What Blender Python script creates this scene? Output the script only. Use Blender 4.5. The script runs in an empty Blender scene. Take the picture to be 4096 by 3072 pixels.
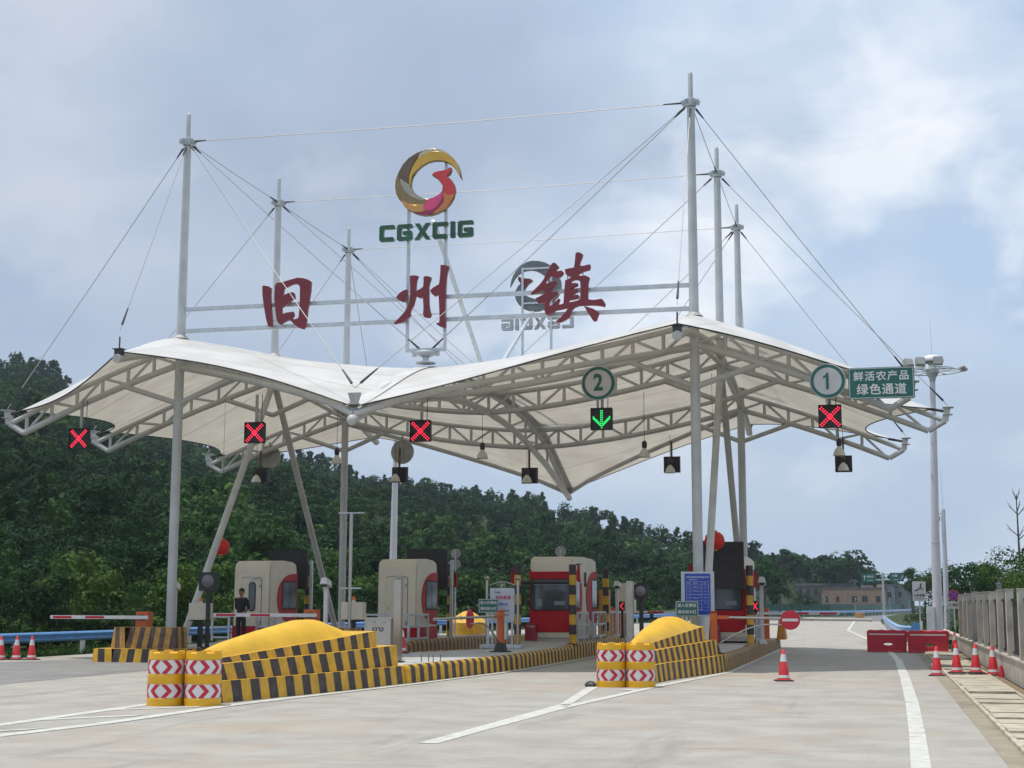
import bpy, bmesh, math, random
import numpy as np
from mathutils import Vector, Matrix
R_ = math.radians
sc = bpy.context.scene
C = sc.collection
# ------------------------------------------------------------ camera
CAMH = 1.7
YAW, PITCH, ROLL, F = .2414, .1482, .0024, 5870.0
F0 = Vector((-math.sin(YAW), math.cos(YAW), 0)); R0 = Vector((math.cos(YAW), math.sin(YAW), 0)); U0 = Vector((0, 0, 1))
FW = math.cos(PITCH)*F0 + math.sin(PITCH)*U0
UU = -math.sin(PITCH)*F0 + math.cos(PITCH)*U0
RR = math.cos(ROLL)*R0 + math.sin(ROLL)*UU
UP = -math.sin(ROLL)*R0 + math.cos(ROLL)*UU
cd = bpy.data.cameras.new('camera'); cam = bpy.data.objects.new('camera', cd); C.objects.link(cam)
cd.sensor_width = 36; cd.lens = F/4096*36; cd.clip_end = 6000; cd.clip_start = .1
cam.matrix_world = Matrix(((RR.x, UP.x, -FW.x, 0), (RR.y, UP.y, -FW.y, 0), (RR.z, UP.z, -FW.z, CAMH), (0, 0, 0, 1)))
sc.camera = cam
# ------------------------------------------------------------ world and sun
SUN_EL = R_(77)
SUN = Vector((-.215, -.045, 1)).normalized()        # direction towards the sun
w = bpy.data.worlds.new('World'); sc.world = w; w.use_nodes = True
nt = w.node_tree; N = nt.nodes; L = nt.links; N.clear()
def nd(t, **k):
    n = N.new(t)
    for a, b in k.items(): setattr(n, a, b)
    return n
out = nd('ShaderNodeOutputWorld'); bg = nd('ShaderNodeBackground'); L.new(bg.outputs[0], out.inputs[0])
sky = nd('ShaderNodeTexSky', sky_type='NISHITA', sun_disc=False); sky.sun_elevation = math.asin(SUN.z)
sky.sun_rotation = math.atan2(SUN.x, SUN.y); sky.air_density = 1.2; sky.dust_density = 3; sky.ozone_density = 1.5
tc = nd('ShaderNodeTexCoord'); sx = nd('ShaderNodeSeparateXYZ'); L.new(tc.outputs['Generated'], sx.inputs[0])
def math_(op, a, b=None, c=None):
    n = nd('ShaderNodeMath', operation=op)
    for i, v in enumerate((a, b, c)):
        if v is None: continue
        if isinstance(v, (int, float)): n.inputs[i].default_value = v
        else: L.new(v, n.inputs[i])
    return n.outputs[0]
den = math_('ADD', math_('MAXIMUM', sx.outputs[2], 0.0), .16)
cx = math_('DIVIDE', sx.outputs[0], den); cy = math_('DIVIDE', sx.outputs[1], den)
cmb = nd('ShaderNodeCombineXYZ'); L.new(sx.outputs[0], cmb.inputs[0]); L.new(sx.outputs[1], cmb.inputs[1]); L.new(math_('MULTIPLY', sx.outputs[2], 1.7), cmb.inputs[2])
def noise(scale, detail, rough, off, dist=0):
    mp = nd('ShaderNodeMapping'); mp.inputs['Location'].default_value = off; L.new(cmb.outputs[0], mp.inputs[0])
    n = nd('ShaderNodeTexNoise'); n.inputs['Scale'].default_value = scale; n.inputs['Detail'].default_value = detail
    n.inputs['Roughness'].default_value = rough; n.inputs['Distortion'].default_value = dist; L.new(mp.outputs[0], n.inputs[0]); return n.outputs[0]
def ramp(fac, stops):
    r = nd('ShaderNodeValToRGB'); L.new(fac, r.inputs[0]); e = r.color_ramp.elements
    while len(e) < len(stops): e.new(.5)
    for i, (p, c) in enumerate(stops): e[i].position = p; e[i].color = (*c, 1)
    return r.outputs[0]
def mix(fac, a, b, mode='MIX'):
    m = nd('ShaderNodeMix', data_type='RGBA', blend_type=mode)
    for s, v in ((m.inputs[0], fac), (m.inputs[6], a), (m.inputs[7], b)):
        if isinstance(v, (int, float)): s.default_value = v
        elif isinstance(v, tuple): s.default_value = (*v, 1)
        else: L.new(v, s)
    return m.outputs[2]
K = 10.0
cover = ramp(noise(2.6, 7, .5, (3.1, .7, 2), .2), [(.40, (0, 0, 0)), (.56, (1, 1, 1))])
shade = noise(3.4, 5, .45, (7.4, 2.2, .3), .2)
ccol = ramp(shade, [(.34, (.43*K, .52*K, .66*K)), (.45, (.58*K, .68*K, .82*K)), (.56, (.86*K, .90*K, .97*K))])
puff = ramp(noise(6.0, 8, .55, (1.4, 5.2, .3), .3), [(.50, (0, 0, 0)), (.64, (1, 1, 1))])
blue = mix(.8, sky.outputs[0], (.50*K, .645*K, .85*K))
skyc = mix(cover, blue, ccol)
hz = ramp(sx.outputs[2], [(.02, (.0,)*3), (.12, (1,)*3)])
skyc = mix(math_('MULTIPLY', math_('MULTIPLY', puff, .65), hz), skyc, (.97*K, .99*K, 1.02*K))
low = ramp(sx.outputs[2], [(.0, (1,)*3), (.20, (.0,)*3)])
skyc = mix(math_('MULTIPLY', low, .75), skyc, (.47*K, .57*K, .705*K))
dp = nd('ShaderNodeVectorMath', operation='DOT_PRODUCT'); L.new(tc.outputs['Generated'], dp.inputs[0])
bd = (FW + RR*((560-2048)/F) - UP*((300-1536)/F)).normalized(); dp.inputs[1].default_value = bd
dpn = math_('ADD', dp.outputs['Value'], math_('MULTIPLY', noise(5, 5, .5, (2, 2, 5), .2), .035))
patch = ramp(dpn, [(.955, (0,)*3), (1.0, (1,)*3)])
skyc = mix(math_('MULTIPLY', patch, .62), skyc, (.36*K, .43*K, .56*K))
L.new(skyc, bg.inputs[0]); bg.inputs[1].default_value = .1
sd = bpy.data.lights.new('sun', 'SUN'); sd.energy = 3.1; sd.angle = R_(.6); sd.color = (1, .955, .88)
so = bpy.data.objects.new('sun', sd); C.objects.link(so); so.rotation_euler = SUN.to_track_quat('Z', 'Y').to_euler()
sc.view_settings.view_transform = 'Standard'; sc.view_settings.look = 'None'; sc.view_settings.exposure = .10; sc.view_settings.gamma = 1
sc.cycles.max_bounces = 6; sc.cycles.transparent_max_bounces = 8; sc.cycles.use_denoising = True
sc.cycles.diffuse_bounces = 3; sc.cycles.glossy_bounces = 2; sc.cycles.caustics_reflective = False; sc.cycles.caustics_refractive = False

# ------------------------------------------------------------ helpers
def at(u, v, X=None, Y=None, Z=None):
    """point on a world plane seen at photograph pixel (u, v)"""
    r = FW + RR*((u-2048)/F) - UP*((v-1536)/F)
    t = X/r.x if X is not None else (Y/r.y if Y is not None else (Z-CAMH)/r.z)
    return Vector((0, 0, CAMH)) + r*t
def nodes_of(name):
    m = bpy.data.materials.new(name); m.use_nodes = True; return m, m.node_tree, m.node_tree.nodes['Principled BSDF']
_mats = {}
def mat(name, col, rough=.5, metal=0, var=.12, scale=3, bump=0, spec=.5, dirt=0, stretch=(1, 1, 1), emit=0, coat=0, chip=0):
    """procedural material: base colour broken up by two noises, optional dirt and bump"""
    if name in _mats: return _mats[name]
    m, t, p = nodes_of(name); n = t.nodes; l = t.links
    p.inputs['Roughness'].default_value = rough; p.inputs['Metallic'].default_value = metal
    p.inputs['Specular IOR Level'].default_value = spec; p.inputs['Coat Weight'].default_value = coat
    tc = n.new('ShaderNodeTexCoord'); mp = n.new('ShaderNodeMapping'); mp.inputs['Scale'].default_value = stretch
    l.new(tc.outputs['Object'], mp.inputs[0])
    a = n.new('ShaderNodeTexNoise'); a.inputs['Scale'].default_value = scale; a.inputs['Detail'].default_value = 6; l.new(mp.outputs[0], a.inputs[0])
    r = n.new('ShaderNodeValToRGB'); l.new(a.outputs[0], r.inputs[0])
    lo = tuple(c*(1-var*1.5) for c in col); hi = tuple(min(1, c*(1+var)) for c in col)
    r.color_ramp.elements[0].position = .3; r.color_ramp.elements[1].position = .7
    r.color_ramp.elements[0].color = (*lo, 1); r.color_ramp.elements[1].color = (*hi, 1)
    c = r.outputs[0]
    if dirt:
        b = n.new('ShaderNodeTexNoise'); b.inputs['Scale'].default_value = scale*.37+.6; b.inputs['Detail'].default_value = 8; b.inputs['Roughness'].default_value = .7
        l.new(mp.outputs[0], b.inputs[0])
        rr = n.new('ShaderNodeValToRGB'); rr.color_ramp.elements[0].position = .5; rr.color_ramp.elements[1].position = .72
        rr.color_ramp.elements[0].color = (0, 0, 0, 1); rr.color_ramp.elements[1].color = (dirt, dirt, dirt, 1); l.new(b.outputs[0], rr.inputs[0])
        x = n.new('ShaderNodeMix'); x.data_type = 'RGBA'; l.new(rr.outputs[0], x.inputs[0]); l.new(c, x.inputs[6])
        x.inputs[7].default_value = (.16, .12, .08, 1); c = x.outputs[2]
    if chip:
        b2 = n.new('ShaderNodeTexNoise'); b2.inputs['Scale'].default_value = 17; b2.inputs['Detail'].default_value = 5; b2.inputs['Roughness'].default_value = .65; l.new(mp.outputs[0], b2.inputs[0])
        r2 = n.new('ShaderNodeValToRGB'); r2.color_ramp.elements[0].position = .60; r2.color_ramp.elements[1].position = .66; r2.color_ramp.elements[0].color = (0, 0, 0, 1); r2.color_ramp.elements[1].color = (chip, chip, chip, 1); l.new(b2.outputs[0], r2.inputs[0])
        x2 = n.new('ShaderNodeMix'); x2.data_type = 'RGBA'; l.new(r2.outputs[0], x2.inputs[0]); l.new(c, x2.inputs[6]); x2.inputs[7].default_value = (.27, .24, .20, 1); c = x2.outputs[2]
    l.new(c, p.inputs['Base Color'])
    if emit: l.new(c, p.inputs['Emission Color']); p.inputs['Emission Strength'].default_value = emit
    if bump:
        bn = n.new('ShaderNodeBump'); bn.inputs['Strength'].default_value = bump; bn.inputs['Distance'].default_value = .02
        l.new(a.outputs[0], bn.inputs['Height']); l.new(bn.outputs[0], p.inputs['Normal'])
    _mats[name] = m; return m
M = dict(
 steel=mat('white_painted_steel', (.49, .495, .485), .42, 0, .06, 2.0, dirt=.22),
 mast=mat('grey_white_mast_paint', (.47, .49, .50), .40, 0, .08, 1.5, dirt=.2),
 galv=mat('galvanised_steel', (.48, .52, .55), .38, .35, .10, 5),
 stainless=mat('stainless_steel', (.44, .42, .38), .26, .85, .08, 2, stretch=(1, 1, .2)),
 dark=mat('dark_fittings', (.035, .035, .038), .5, 0, .2, 6),
 black=mat('black_paint', (.018, .018, .020), .55, 0, .25, 5),
 rubber=mat('black_rubber', (.02, .02, .021), .8, 0, .2, 8),
 yellow=mat('yellow_kerb_paint', (.64, .365, .020), .55, 0, .16, 5, bump=.3, dirt=.45, chip=.30),
 yblack=mat('black_kerb_paint', (.040, .031, .033), .6, 0, .25, 5, bump=.25, dirt=.35, chip=.30),
 oldyel=mat('worn_yellow_kerb_paint', (.42, .235, .045), .65, 0, .22, 6, bump=.3, dirt=.6, chip=.7),
 oldblk=mat('worn_brown_kerb_paint', (.085, .050, .045), .7, 0, .3, 6, bump=.3, dirt=.5, chip=.7),
 plast=mat('yellow_plastic', (.74, .40, .012), .38, 0, .06, 3, dirt=.1),
 white=mat('white_reflective_sheet', (.66, .66, .66), .35, 0, .05, 5),
 red=mat('red_reflective_sheet', (.50, .012, .035), .35, 0, .06, 5),
 conered=mat('orange_red_rubber', (.56, .022, .032), .45, 0, .10, 6, dirt=.12),
 barred=mat('red_barrier_plastic', (.50, .010, .035), .38, 0, .10, 3, dirt=.1),
 conc=mat('island_concrete', (.40, .40, .385), .8, 0, .12, 1.5, bump=.2, dirt=.25),
 cream=mat('cream_booth_shell', (.62, .57, .45), .42, 0, .05, 1.2, dirt=.10),
 boothred=mat('red_booth_panel', (.42, .012, .018), .55, 0, .08, 1.5, dirt=.05, spec=.2),
 glass=mat('dark_window_glass', (.060, .072, .078), .08, 0, .3, 1.5, spec=.8),
 interior=mat('booth_interior', (.12, .12, .12), .7, 0, .4, 3),
 orange=mat('orange_cabinet_paint', (.56, .115, .018), .42, 0, .08, 2, dirt=.12),
 blue=mat('blue_guardrail_paint', (.09, .26, .58), .30, 0, .10, 2, dirt=.15),
 paleblue=mat('pale_blue_guardrail_paint', (.20, .38, .64), .30, 0, .12, 2, dirt=.2),
 boardblue=mat('blue_board_face', (.012, .055, .38), .3, 0, .06, 2),
 green=mat('green_sign_sheet', (.008, .115, .095), .35, 0, .06, 3),
 lightgrey=mat('light_grey_sign_face', (.50, .49, .50), .45, 0, .05, 3),
 signback=mat('grey_sign_back', (.36, .36, .34), .5, .2, .1, 4),
 postwhite=mat('white_post_paint', (.66, .66, .66), .5, 0, .08, 3, dirt=.3),
 lilac=mat('pale_lamp_pole_paint', (.56, .555, .60), .4, 0, .05, 1.5, dirt=.1),
 lantern=mat('red_lantern_cloth', (.60, .018, .012), .6, 0, .12, 6),
 charred=mat('dark_red_sign_paint', (.155, .012, .022), .35, 0, .08, 2),
 letter=mat('green_letter_face', (.018, .085, .045), .3, .2, .25, 2),
 chrome=mat('polished_steel_back', (.40, .40, .40), .12, .95, .15, 2),
 emgrey=mat('grey_emblem_back', (.13, .15, .16), .35, .3, .15, 2),
 cable=mat('steel_cable', (.36, .34, .33), .45, .3, .1, 8),
 boardgrey=mat('dark_display_board', (.030, .024, .025), .7, 0, .25, 9),
 fence=mat('fence_concrete', (.46, .43, .38), .8, 0, .14, 2.2, bump=.2, dirt=.4),
 fencepanel=mat('black_fence_panel', (.012, .010, .014), .7, 0, .2, 6),
 drain=mat('drain_slab_concrete', (.46, .41, .32), .85, 0, .2, 3, bump=.4, dirt=.5),
 skin=mat('skin', (.30, .17, .11), .6, 0, .05, 8),
 hair=mat('black_hair', (.012, .010, .010), .5, 0, .2, 30),
 shirt=mat('black_uniform_shirt', (.012, .013, .018), .8, 0, .2, 14, bump=.3),
 trousers=mat('black_uniform_trousers', (.014, .015, .020), .85, 0, .2, 14, bump=.3),
 shoe=mat('black_shoe_leather', (.012, .011, .011), .35, 0, .1, 10),
 bellglass=mat('bell_lamp_reflector', (.60, .58, .52), .25, .2, .05, 6),
 road=mat('white_road_paint', (.55, .55, .50), .7, 0, .12, 6, dirt=.45, chip=.5),
)
def emat(name, col, s):
    m, t, p = nodes_of(name); p.inputs['Base Color'].default_value = (*[c*.3 for c in col], 1)
    p.inputs['Emission Color'].default_value = (*col, 1); p.inputs['Emission Strength'].default_value = s; return m
M['ledred'] = emat('red_led', (1, .02, .06), 3.2); M['leddim'] = emat('dim_red_led', (1, .03, .07), 1.1)
M['ledgreen'] = emat('green_led', (.02, 1, .18), 1.5)

class MB:
    """collects faces of one part; build() links them as one mesh object"""
    def __init__(s): s.v = []; s.f = []; s.m = []
    def face(s, pts, mi=0):
        b = len(s.v); s.v += [tuple(p) for p in pts]; s.f.append(tuple(range(b, b+len(pts)))); s.m.append(mi)
    def add(s, vs, fs, mi=0):
        b = len(s.v); s.v += [tuple(p) for p in vs]
        for k, f in enumerate(fs): s.f.append(tuple(b+i for i in f)); s.m.append(mi if isinstance(mi, int) else mi[k])
    def box(s, c, d, rot=None, mi=0, top=None):
        hx, hy, hz = d[0]/2, d[1]/2, d[2]/2; tx, ty = (hx, hy) if top is None else (top[0]/2, top[1]/2)
        p = [Vector(q) for q in ((-hx, -hy, -hz), (hx, -hy, -hz), (hx, hy, -hz), (-hx, hy, -hz), (-tx, -ty, hz), (tx, -ty, hz), (tx, ty, hz), (-tx, ty, hz))]
        if rot is not None: p = [rot @ q for q in p]
        c = Vector(c); s.add([q+c for q in p], [(3, 2, 1, 0), (4, 5, 6, 7), (0, 1, 5, 4), (1, 2, 6, 5), (2, 3, 7, 6), (3, 0, 4, 7)], mi)
    def bar(s, a, b, wd, ht, mi=0, up=(0, 0, 1)):
        a = Vector(a); b = Vector(b); d = (b-a).normalized(); u = Vector(up)
        if abs(d.dot(u)) > .98: u = Vector((0, 1, 0))
        x = d.cross(u).normalized(); z = x.cross(d)
        q = [a+x*i*wd/2+z*j*ht/2 for i, j in ((-1, -1), (1, -1), (1, 1), (-1, 1))]; q += [p+(b-a) for p in q]
        s.add(q, [(0, 1, 2, 3), (7, 6, 5, 4), (1, 0, 4, 5), (2, 1, 5, 6), (3, 2, 6, 7), (0, 3, 7, 4)], mi)
    def tube(s, pts, r, n=10, mi=0, cap=True, closed=False):
        pts = [Vector(p) for p in pts]; k = len(pts); rs = r if isinstance(r, (list, tuple)) else [r]*k
        rings = []; ref = None
        for i, p in enumerate(pts):
            if closed: d = pts[(i+1) % k]-pts[i-1]
            else: d = pts[min(i+1, k-1)]-pts[max(i-1, 0)]
            d.normalize()
            if ref is None:
                ref = Vector((0, 0, 1)) if abs(d.z) < .9 else Vector((1, 0, 0))
            x = ref.cross(d).normalized(); ref = d.cross(x).normalized()
            rings.append([p + (x*math.cos(a)+ref*math.sin(a))*rs[i] for a in [2*math.pi*j/n for j in range(n)]])
        vs = [q for rg in rings for q in rg]; fs = []
        for i in range(k if closed else k-1):
            for j in range(n):
                a, b = i*n+j, i*n+(j+1) % n; c, d = ((i+1) % k)*n+(j+1) % n, ((i+1) % k)*n+j; fs.append((a, b, c, d))
        if cap and not closed: fs += [tuple(range(n-1, -1, -1)), tuple(range((k-1)*n, k*n))]
        s.add(vs, fs, mi)
    def lathe(s, prof, c=(0, 0, 0), n=24, mi=0, axis='Z', cap=True):
        c = Vector(c); vs = []; fs = []; k = len(prof)
        def P(r, h, a):
            x, y = r*math.cos(a), r*math.sin(a)
            return {'Z': Vector((x, y, h)), 'Y': Vector((x, h, -y)), 'X': Vector((h, x, y))}[axis]+c
        for r, h in prof: vs += [P(r, h, 2*math.pi*j/n) for j in range(n)]
        for i in range(k-1):
            for j in range(n): fs.append((i*n+j, i*n+(j+1) % n, (i+1)*n+(j+1) % n, (i+1)*n+j))
        if cap: fs += [tuple(range(n-1, -1, -1)), tuple(range((k-1)*n, k*n))]
        s.add(vs, fs, mi if isinstance(mi, int) else [mi[min(f//n, len(mi)-1)] for f in range(len(fs))])
    def prism(s, poly, fr, t, mi=0):
        """2D polygon mapped by fr(x,y,d) -> Vector; thickness t along d"""
        n = len(poly); a = [fr(x, y, 0) for x, y in poly]; b = [fr(x, y, t) for x, y in poly]
        s.add(a+b, [tuple(range(n-1, -1, -1)), tuple(range(n, 2*n))]+[(i, (i+1) % n, n+(i+1) % n, n+i) for i in range(n)], mi)
    def build(s, name, mats, parent=None, smooth=0, bevel=0, world=False, fix=True):
        me = bpy.data.meshes.new(name); off = Vector((0, 0, 0))
        if world and parent is not None: off = root_loc(parent)
        me.from_pydata([tuple(Vector(p)-off) for p in s.v], [], s.f)
        for x in (mats if isinstance(mats, (list, tuple)) else [mats]): me.materials.append(x)
        me.polygons.foreach_set('material_index', s.m)
        if fix or bevel:
            bm = bmesh.new(); bm.from_mesh(me)
            if bevel: bmesh.ops.remove_doubles(bm, verts=bm.verts, dist=1e-5)
            bmesh.ops.recalc_face_normals(bm, faces=bm.faces)
            if bevel:
                es = [e for e in bm.edges if e.is_manifold and e.calc_face_angle(0) > R_(25)]
                bmesh.ops.bevel(bm, geom=es, offset=bevel, segments=2, affect='EDGES', clamp_overlap=True)
            bm.to_mesh(me); bm.free()
        if smooth: me.polygons.foreach_set('use_smooth', [True]*len(me.polygons)); me.set_sharp_from_angle(angle=R_(smooth))
        o = bpy.data.objects.new(name, me); C.objects.link(o)
        if parent is not None: o.parent = parent
        return o
def root_loc(o):
    v = Vector((0, 0, 0))
    while o is not None: v += o.location; o = o.parent
    return v
def tag(o, label=None, cat=None, group=None, kind=None):
    if label: o['label'] = label
    if cat: o['category'] = cat
    if group: o['group'] = group
    if kind: o['kind'] = kind
    return o
def thing(name, label, cat, loc=(0, 0, 0), rz=0, group=None):
    o = bpy.data.objects.new(name, None); o.empty_display_size = .2; C.objects.link(o)
    o.location = loc; o.rotation_euler = (0, 0, rz); return tag(o, label, cat, group)
def dup(root, loc, rz=0, label=None, group=None):
    r = root.copy(); C.objects.link(r); r.location = loc; r.rotation_euler = (0, 0, rz)
    if label: r['label'] = label
    if group: r['group'] = group
    for ch in list(root.children):
        c = ch.copy(); C.objects.link(c); c.parent = r
        for g in ch.children:
            d = g.copy(); C.objects.link(d); d.parent = c
    return r
def curve_mesh(name, loops, fr_m, ext, mat_, parent, bev=0):
    """filled 2D outlines (first = outer, others = holes) extruded both ways by ext, placed by matrix fr_m"""
    cu = bpy.data.curves.new(name, 'CURVE'); cu.dimensions = '2D'; cu.fill_mode = 'BOTH'; cu.extrude = ext; cu.bevel_depth = bev; cu.bevel_resolution = 1
    for lp in loops:
        sp = cu.splines.new('POLY'); sp.points.add(len(lp)-1); sp.use_cyclic_u = True
        for i, (x, y) in enumerate(lp): sp.points[i].co = (x, y, 0, 1)
    return curve_to(name, cu, fr_m, mat_, parent)
def curve_to(name, cu, fr_m, mat_, parent):
    t = bpy.data.objects.new('tmp', cu); C.objects.link(t); bpy.context.view_layer.update()
    me = bpy.data.meshes.new_from_object(t.evaluated_get(bpy.context.evaluated_depsgraph_get())); bpy.data.objects.remove(t); bpy.data.curves.remove(cu)
    me.transform(fr_m)
    me.materials.clear(); me.materials.append(mat_); me.name = name
    if parent is None: return me
    o = bpy.data.objects.new(name, me); C.objects.link(o); o.parent = parent; return o
def upright(loc, rz=0):
    """frame whose local x = right, y = up, z = towards the viewer (-Y)"""
    return Matrix.Translation(loc) @ Matrix.Rotation(rz, 4, 'Z') @ Matrix.Rotation(R_(90), 4, 'X')
def text(name, body, size, loc, mat_, parent, rz=0, bold=.012, ext=.004, sx=1.0, spacing=1.0):
    cu = bpy.data.curves.new(name, 'FONT'); cu.body = body; cu.size = size; cu.extrude = ext; cu.offset = bold*size
    cu.align_x = 'CENTER'; cu.align_y = 'CENTER'; cu.space_character = spacing; cu.resolution_u = 2
    return curve_to(name, cu, upright(loc, rz) @ Matrix.Diagonal((sx, 1, 1, 1)), mat_, parent)
def rbox(name, c, d, r, mats, parent, seg=3):
    bm = bmesh.new(); bmesh.ops.create_cube(bm, size=1); bmesh.ops.scale(bm, vec=Vector(d), verts=bm.verts)
    bmesh.ops.bevel(bm, geom=bm.edges[:], offset=r, segments=seg, affect='EDGES'); bmesh.ops.translate(bm, vec=Vector(c), verts=bm.verts)
    me = bpy.data.meshes.new(name); bm.to_mesh(me); bm.free(); me.materials.append(mats)
    me.polygons.foreach_set('use_smooth', [True]*len(me.polygons)); me.set_sharp_from_angle(angle=R_(40))
    o = bpy.data.objects.new(name, me); C.objects.link(o); o.parent = parent; return o
# ------------------------------------------------------------ ground, road and markings
def ground_mat(name, cols, scale, rough=.9, joints=None, bump=.3, streak=None):
    m, t, p = nodes_of(name); n = t.nodes; l = t.links; p.inputs['Roughness'].default_value = rough; p.inputs['Specular IOR Level'].default_value = .25
    tc = n.new('ShaderNodeTexCoord')
    def nz(sc_, det, ro, st=(1, 1, 1)):
        mp = n.new('ShaderNodeMapping'); mp.inputs['Scale'].default_value = st; l.new(tc.outputs['Object'], mp.inputs[0])
        a = n.new('ShaderNodeTexNoise'); a.inputs['Scale'].default_value = sc_; a.inputs['Detail'].default_value = det; a.inputs['Roughness'].default_value = ro; l.new(mp.outputs[0], a.inputs[0]); return a.outputs[0]
    def rp(f, a, b, c0=(0, 0, 0), c1=(1, 1, 1)):
        r = n.new('ShaderNodeValToRGB'); r.color_ramp.elements[0].position = a; r.color_ramp.elements[1].position = b
        r.color_ramp.elements[0].color = (*c0, 1); r.color_ramp.elements[1].color = (*c1, 1); l.new(f, r.inputs[0]); return r.outputs[0]
    def mx(f, a, b):
        x = n.new('ShaderNodeMix'); x.data_type = 'RGBA'; l.new(f, x.inputs[0])
        for s, v in ((x.inputs[6], a), (x.inputs[7], b)):
            if isinstance(v, tuple): s.default_value = (*v, 1)
            else: l.new(v, s)
        return x.outputs[2]
    c = mx(rp(nz(scale, 8, .65), .35, .65), cols[0], cols[1])
    c = mx(rp(nz(scale*.21, 6, .7, (1, 1, 1)), .52, .72), c, cols[2])
    if streak:
        c = mx(rp(nz(1.0, 7, .7, (.9, .10, 1)), .56, .78, (0, 0, 0), (.75, .75, .75)), c, streak)
        c = mx(rp(nz(.55, 9, .75, (.35, 1.6, 1)), .57, .70, (0, 0, 0), (.5, .5, .5)), c, (streak[0]*1.4, streak[1]*1.1, streak[2]*.9))
        sp_ = nz(2.6, 5, .6); c = mx(rp(sp_, .69, .76, (0, 0, 0), (.55, .55, .55)), c, (.10, .095, .085))
    fine = nz(38, 4, .7); g = n.new('ShaderNodeMix'); g.data_type = 'RGBA'; g.blend_type = 'OVERLAY'; g.inputs[0].default_value = .35
    l.new(c, g.inputs[6]); l.new(fine, g.inputs[7]); c = g.outputs[2]
    if joints:
        sp = n.new('ShaderNodeSeparateXYZ'); l.new(tc.outputs['Object'], sp.inputs[0]); prev = None
        for ax, per, wd in joints:
            a = n.new('ShaderNodeMath'); a.operation = 'PINGPONG'; l.new(sp.outputs[ax], a.inputs[0]); a.inputs[1].default_value = per/2
            b = n.new('ShaderNodeMath'); b.operation = 'LESS_THAN'; l.new(a.outputs[0], b.inputs[0]); b.inputs[1].default_value = wd
            if prev: q = n.new('ShaderNodeMath'); q.operation = 'MAXIMUM'; l.new(prev, q.inputs[0]); l.new(b.outputs[0], q.inputs[1]); prev = q.outputs[0]
            else: prev = b.outputs[0]
        q = n.new('ShaderNodeMath'); q.operation = 'MULTIPLY'; l.new(prev, q.inputs[0]); q.inputs[1].default_value = .4
        c = mx(q.outputs[0], c, (.12, .11, .09))
    l.new(c, p.inputs['Base Color'])
    if bump:
        bn = n.new('ShaderNodeBump'); bn.inputs['Strength'].default_value = bump; bn.inputs['Distance'].default_value = .01; l.new(nz(scale*9, 6, .7), bn.inputs['Height']); l.new(bn.outputs[0], p.inputs['Normal'])
    return m
G_conc = ground_mat('road_concrete', ((.300, .280, .248), (.380, .364, .328), (.370, .310, .240)), .9, joints=[(1, 5.2, .007)], streak=(.17, .155, .135))
G_old = ground_mat('older_grey_concrete', ((.19, .185, .18), (.25, .245, .235), (.18, .165, .15)), 1.2, streak=(.12, .11, .10))
G_asph = ground_mat('far_asphalt', ((.15, .15, .15), (.19, .19, .19), (.17, .16, .15)), .5)
G_grass = ground_mat('grass_and_soil', ((.020, .036, .011), (.042, .070, .018), (.075, .06, .03)), .8, bump=.6)
G_soil = ground_mat('red_brown_soil', ((.17, .12, .075), (.27, .20, .13), (.10, .10, .045)), 2.2, bump=.7)
G_gut = ground_mat('gutter_mortar', ((.25, .215, .155), (.33, .29, .22), (.15, .125, .09)), 2.5, bump=.5)
def sheet(name, pts, z, m, kind='structure', thick=None):
    b = MB(); b.face([(x, y, z) for x, y in pts]); o = b.build(name, m, fix=False); return tag(o, kind=kind)
sheet('ground', [(-900, -50), (900, -50), (900, 1500), (-900, 1500)], -.05, G_grass)
b = MB(); lf = [(-30, -25.5), (20, -25.5), (47, -25.4), (66.7, -25.2), (92, -22.4), (132, -19.3), (150, -18.2)]; rt = [(-30, 1.4), (20, 1.4), (47, 1.35), (66.7, 1.3), (92, 1.1), (132, .4), (150, .3)]
for k in range(6): b.face([(lf[k][1], lf[k][0], 0), (rt[k][1], rt[k][0], 0), (rt[k+1][1], rt[k+1][0], 0), (lf[k+1][1], lf[k+1][0], 0)])
tag(b.build('road', G_conc, fix=False), kind='structure')
sheet('far_road', [(-18.2, 150), (.3, 150), (.5, 177), (5, 235), (15, 316), (8, 316), (-2.2, 204), (-9.7, 191), (-16, 190)], -.004, G_asph)
sheet('older_road_strip', [tuple(at(*p, Z=0).xy) for p in ((-60, 2652), (300, 2638), (620, 2640), (860, 2650), (860, 2662), (620, 2680), (300, 2710), (-60, 2745))], .004, G_old)
def mark(pts, name='road_marking'):
    b = MB()
    for k_, poly in enumerate(pts): b.face([(p[0], p[1], .0055+.0012*k_) for p in poly])
    return tag(b.build(name, M['road'], fix=False), kind='structure')
z0 = lambda u, v: tuple(at(u, v, Z=0).xy)
edge = []
ll = [(.10, 5), (.29, 16.4), (.36, 20.8), (.43, 27), (.47, 36), (.47, 46), (.30, 55), (-.45, 72), (-1.95, 98), (-2.3, 150)]
rr = [(.30, 5), (.50, 16.4), (.57, 20.8), (.65, 27), (.69, 36), (.69, 46), (.50, 55), (-.25, 72), (-1.75, 98), (-2.1, 150)]
for k in range(9): edge.append([ll[k], rr[k], rr[k+1], ll[k+1]])
mark(edge)
mark([[(-5.50, 17.6), (-5.27, 17.6), (-4.98, 24.0), (-5.28, 24.9)], [(-5.28, 24.9), (-5.10, 25.0), (-5.62, 30.4), (-5.84, 30.4)], [(-5.10, 25.0), (-4.98, 24.0), (-4.42, 30.2), (-4.58, 30.3)],
      [(-5.0, 29.3), (-4.62, 29.0), (-4.64, 29.5), (-4.92, 29.6)], [(-4.42, 30.2), (-3.55, 37.3), (-3.5, 60), (-3.62, 60), (-3.68, 37.6), (-4.58, 30.9)]])
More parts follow.
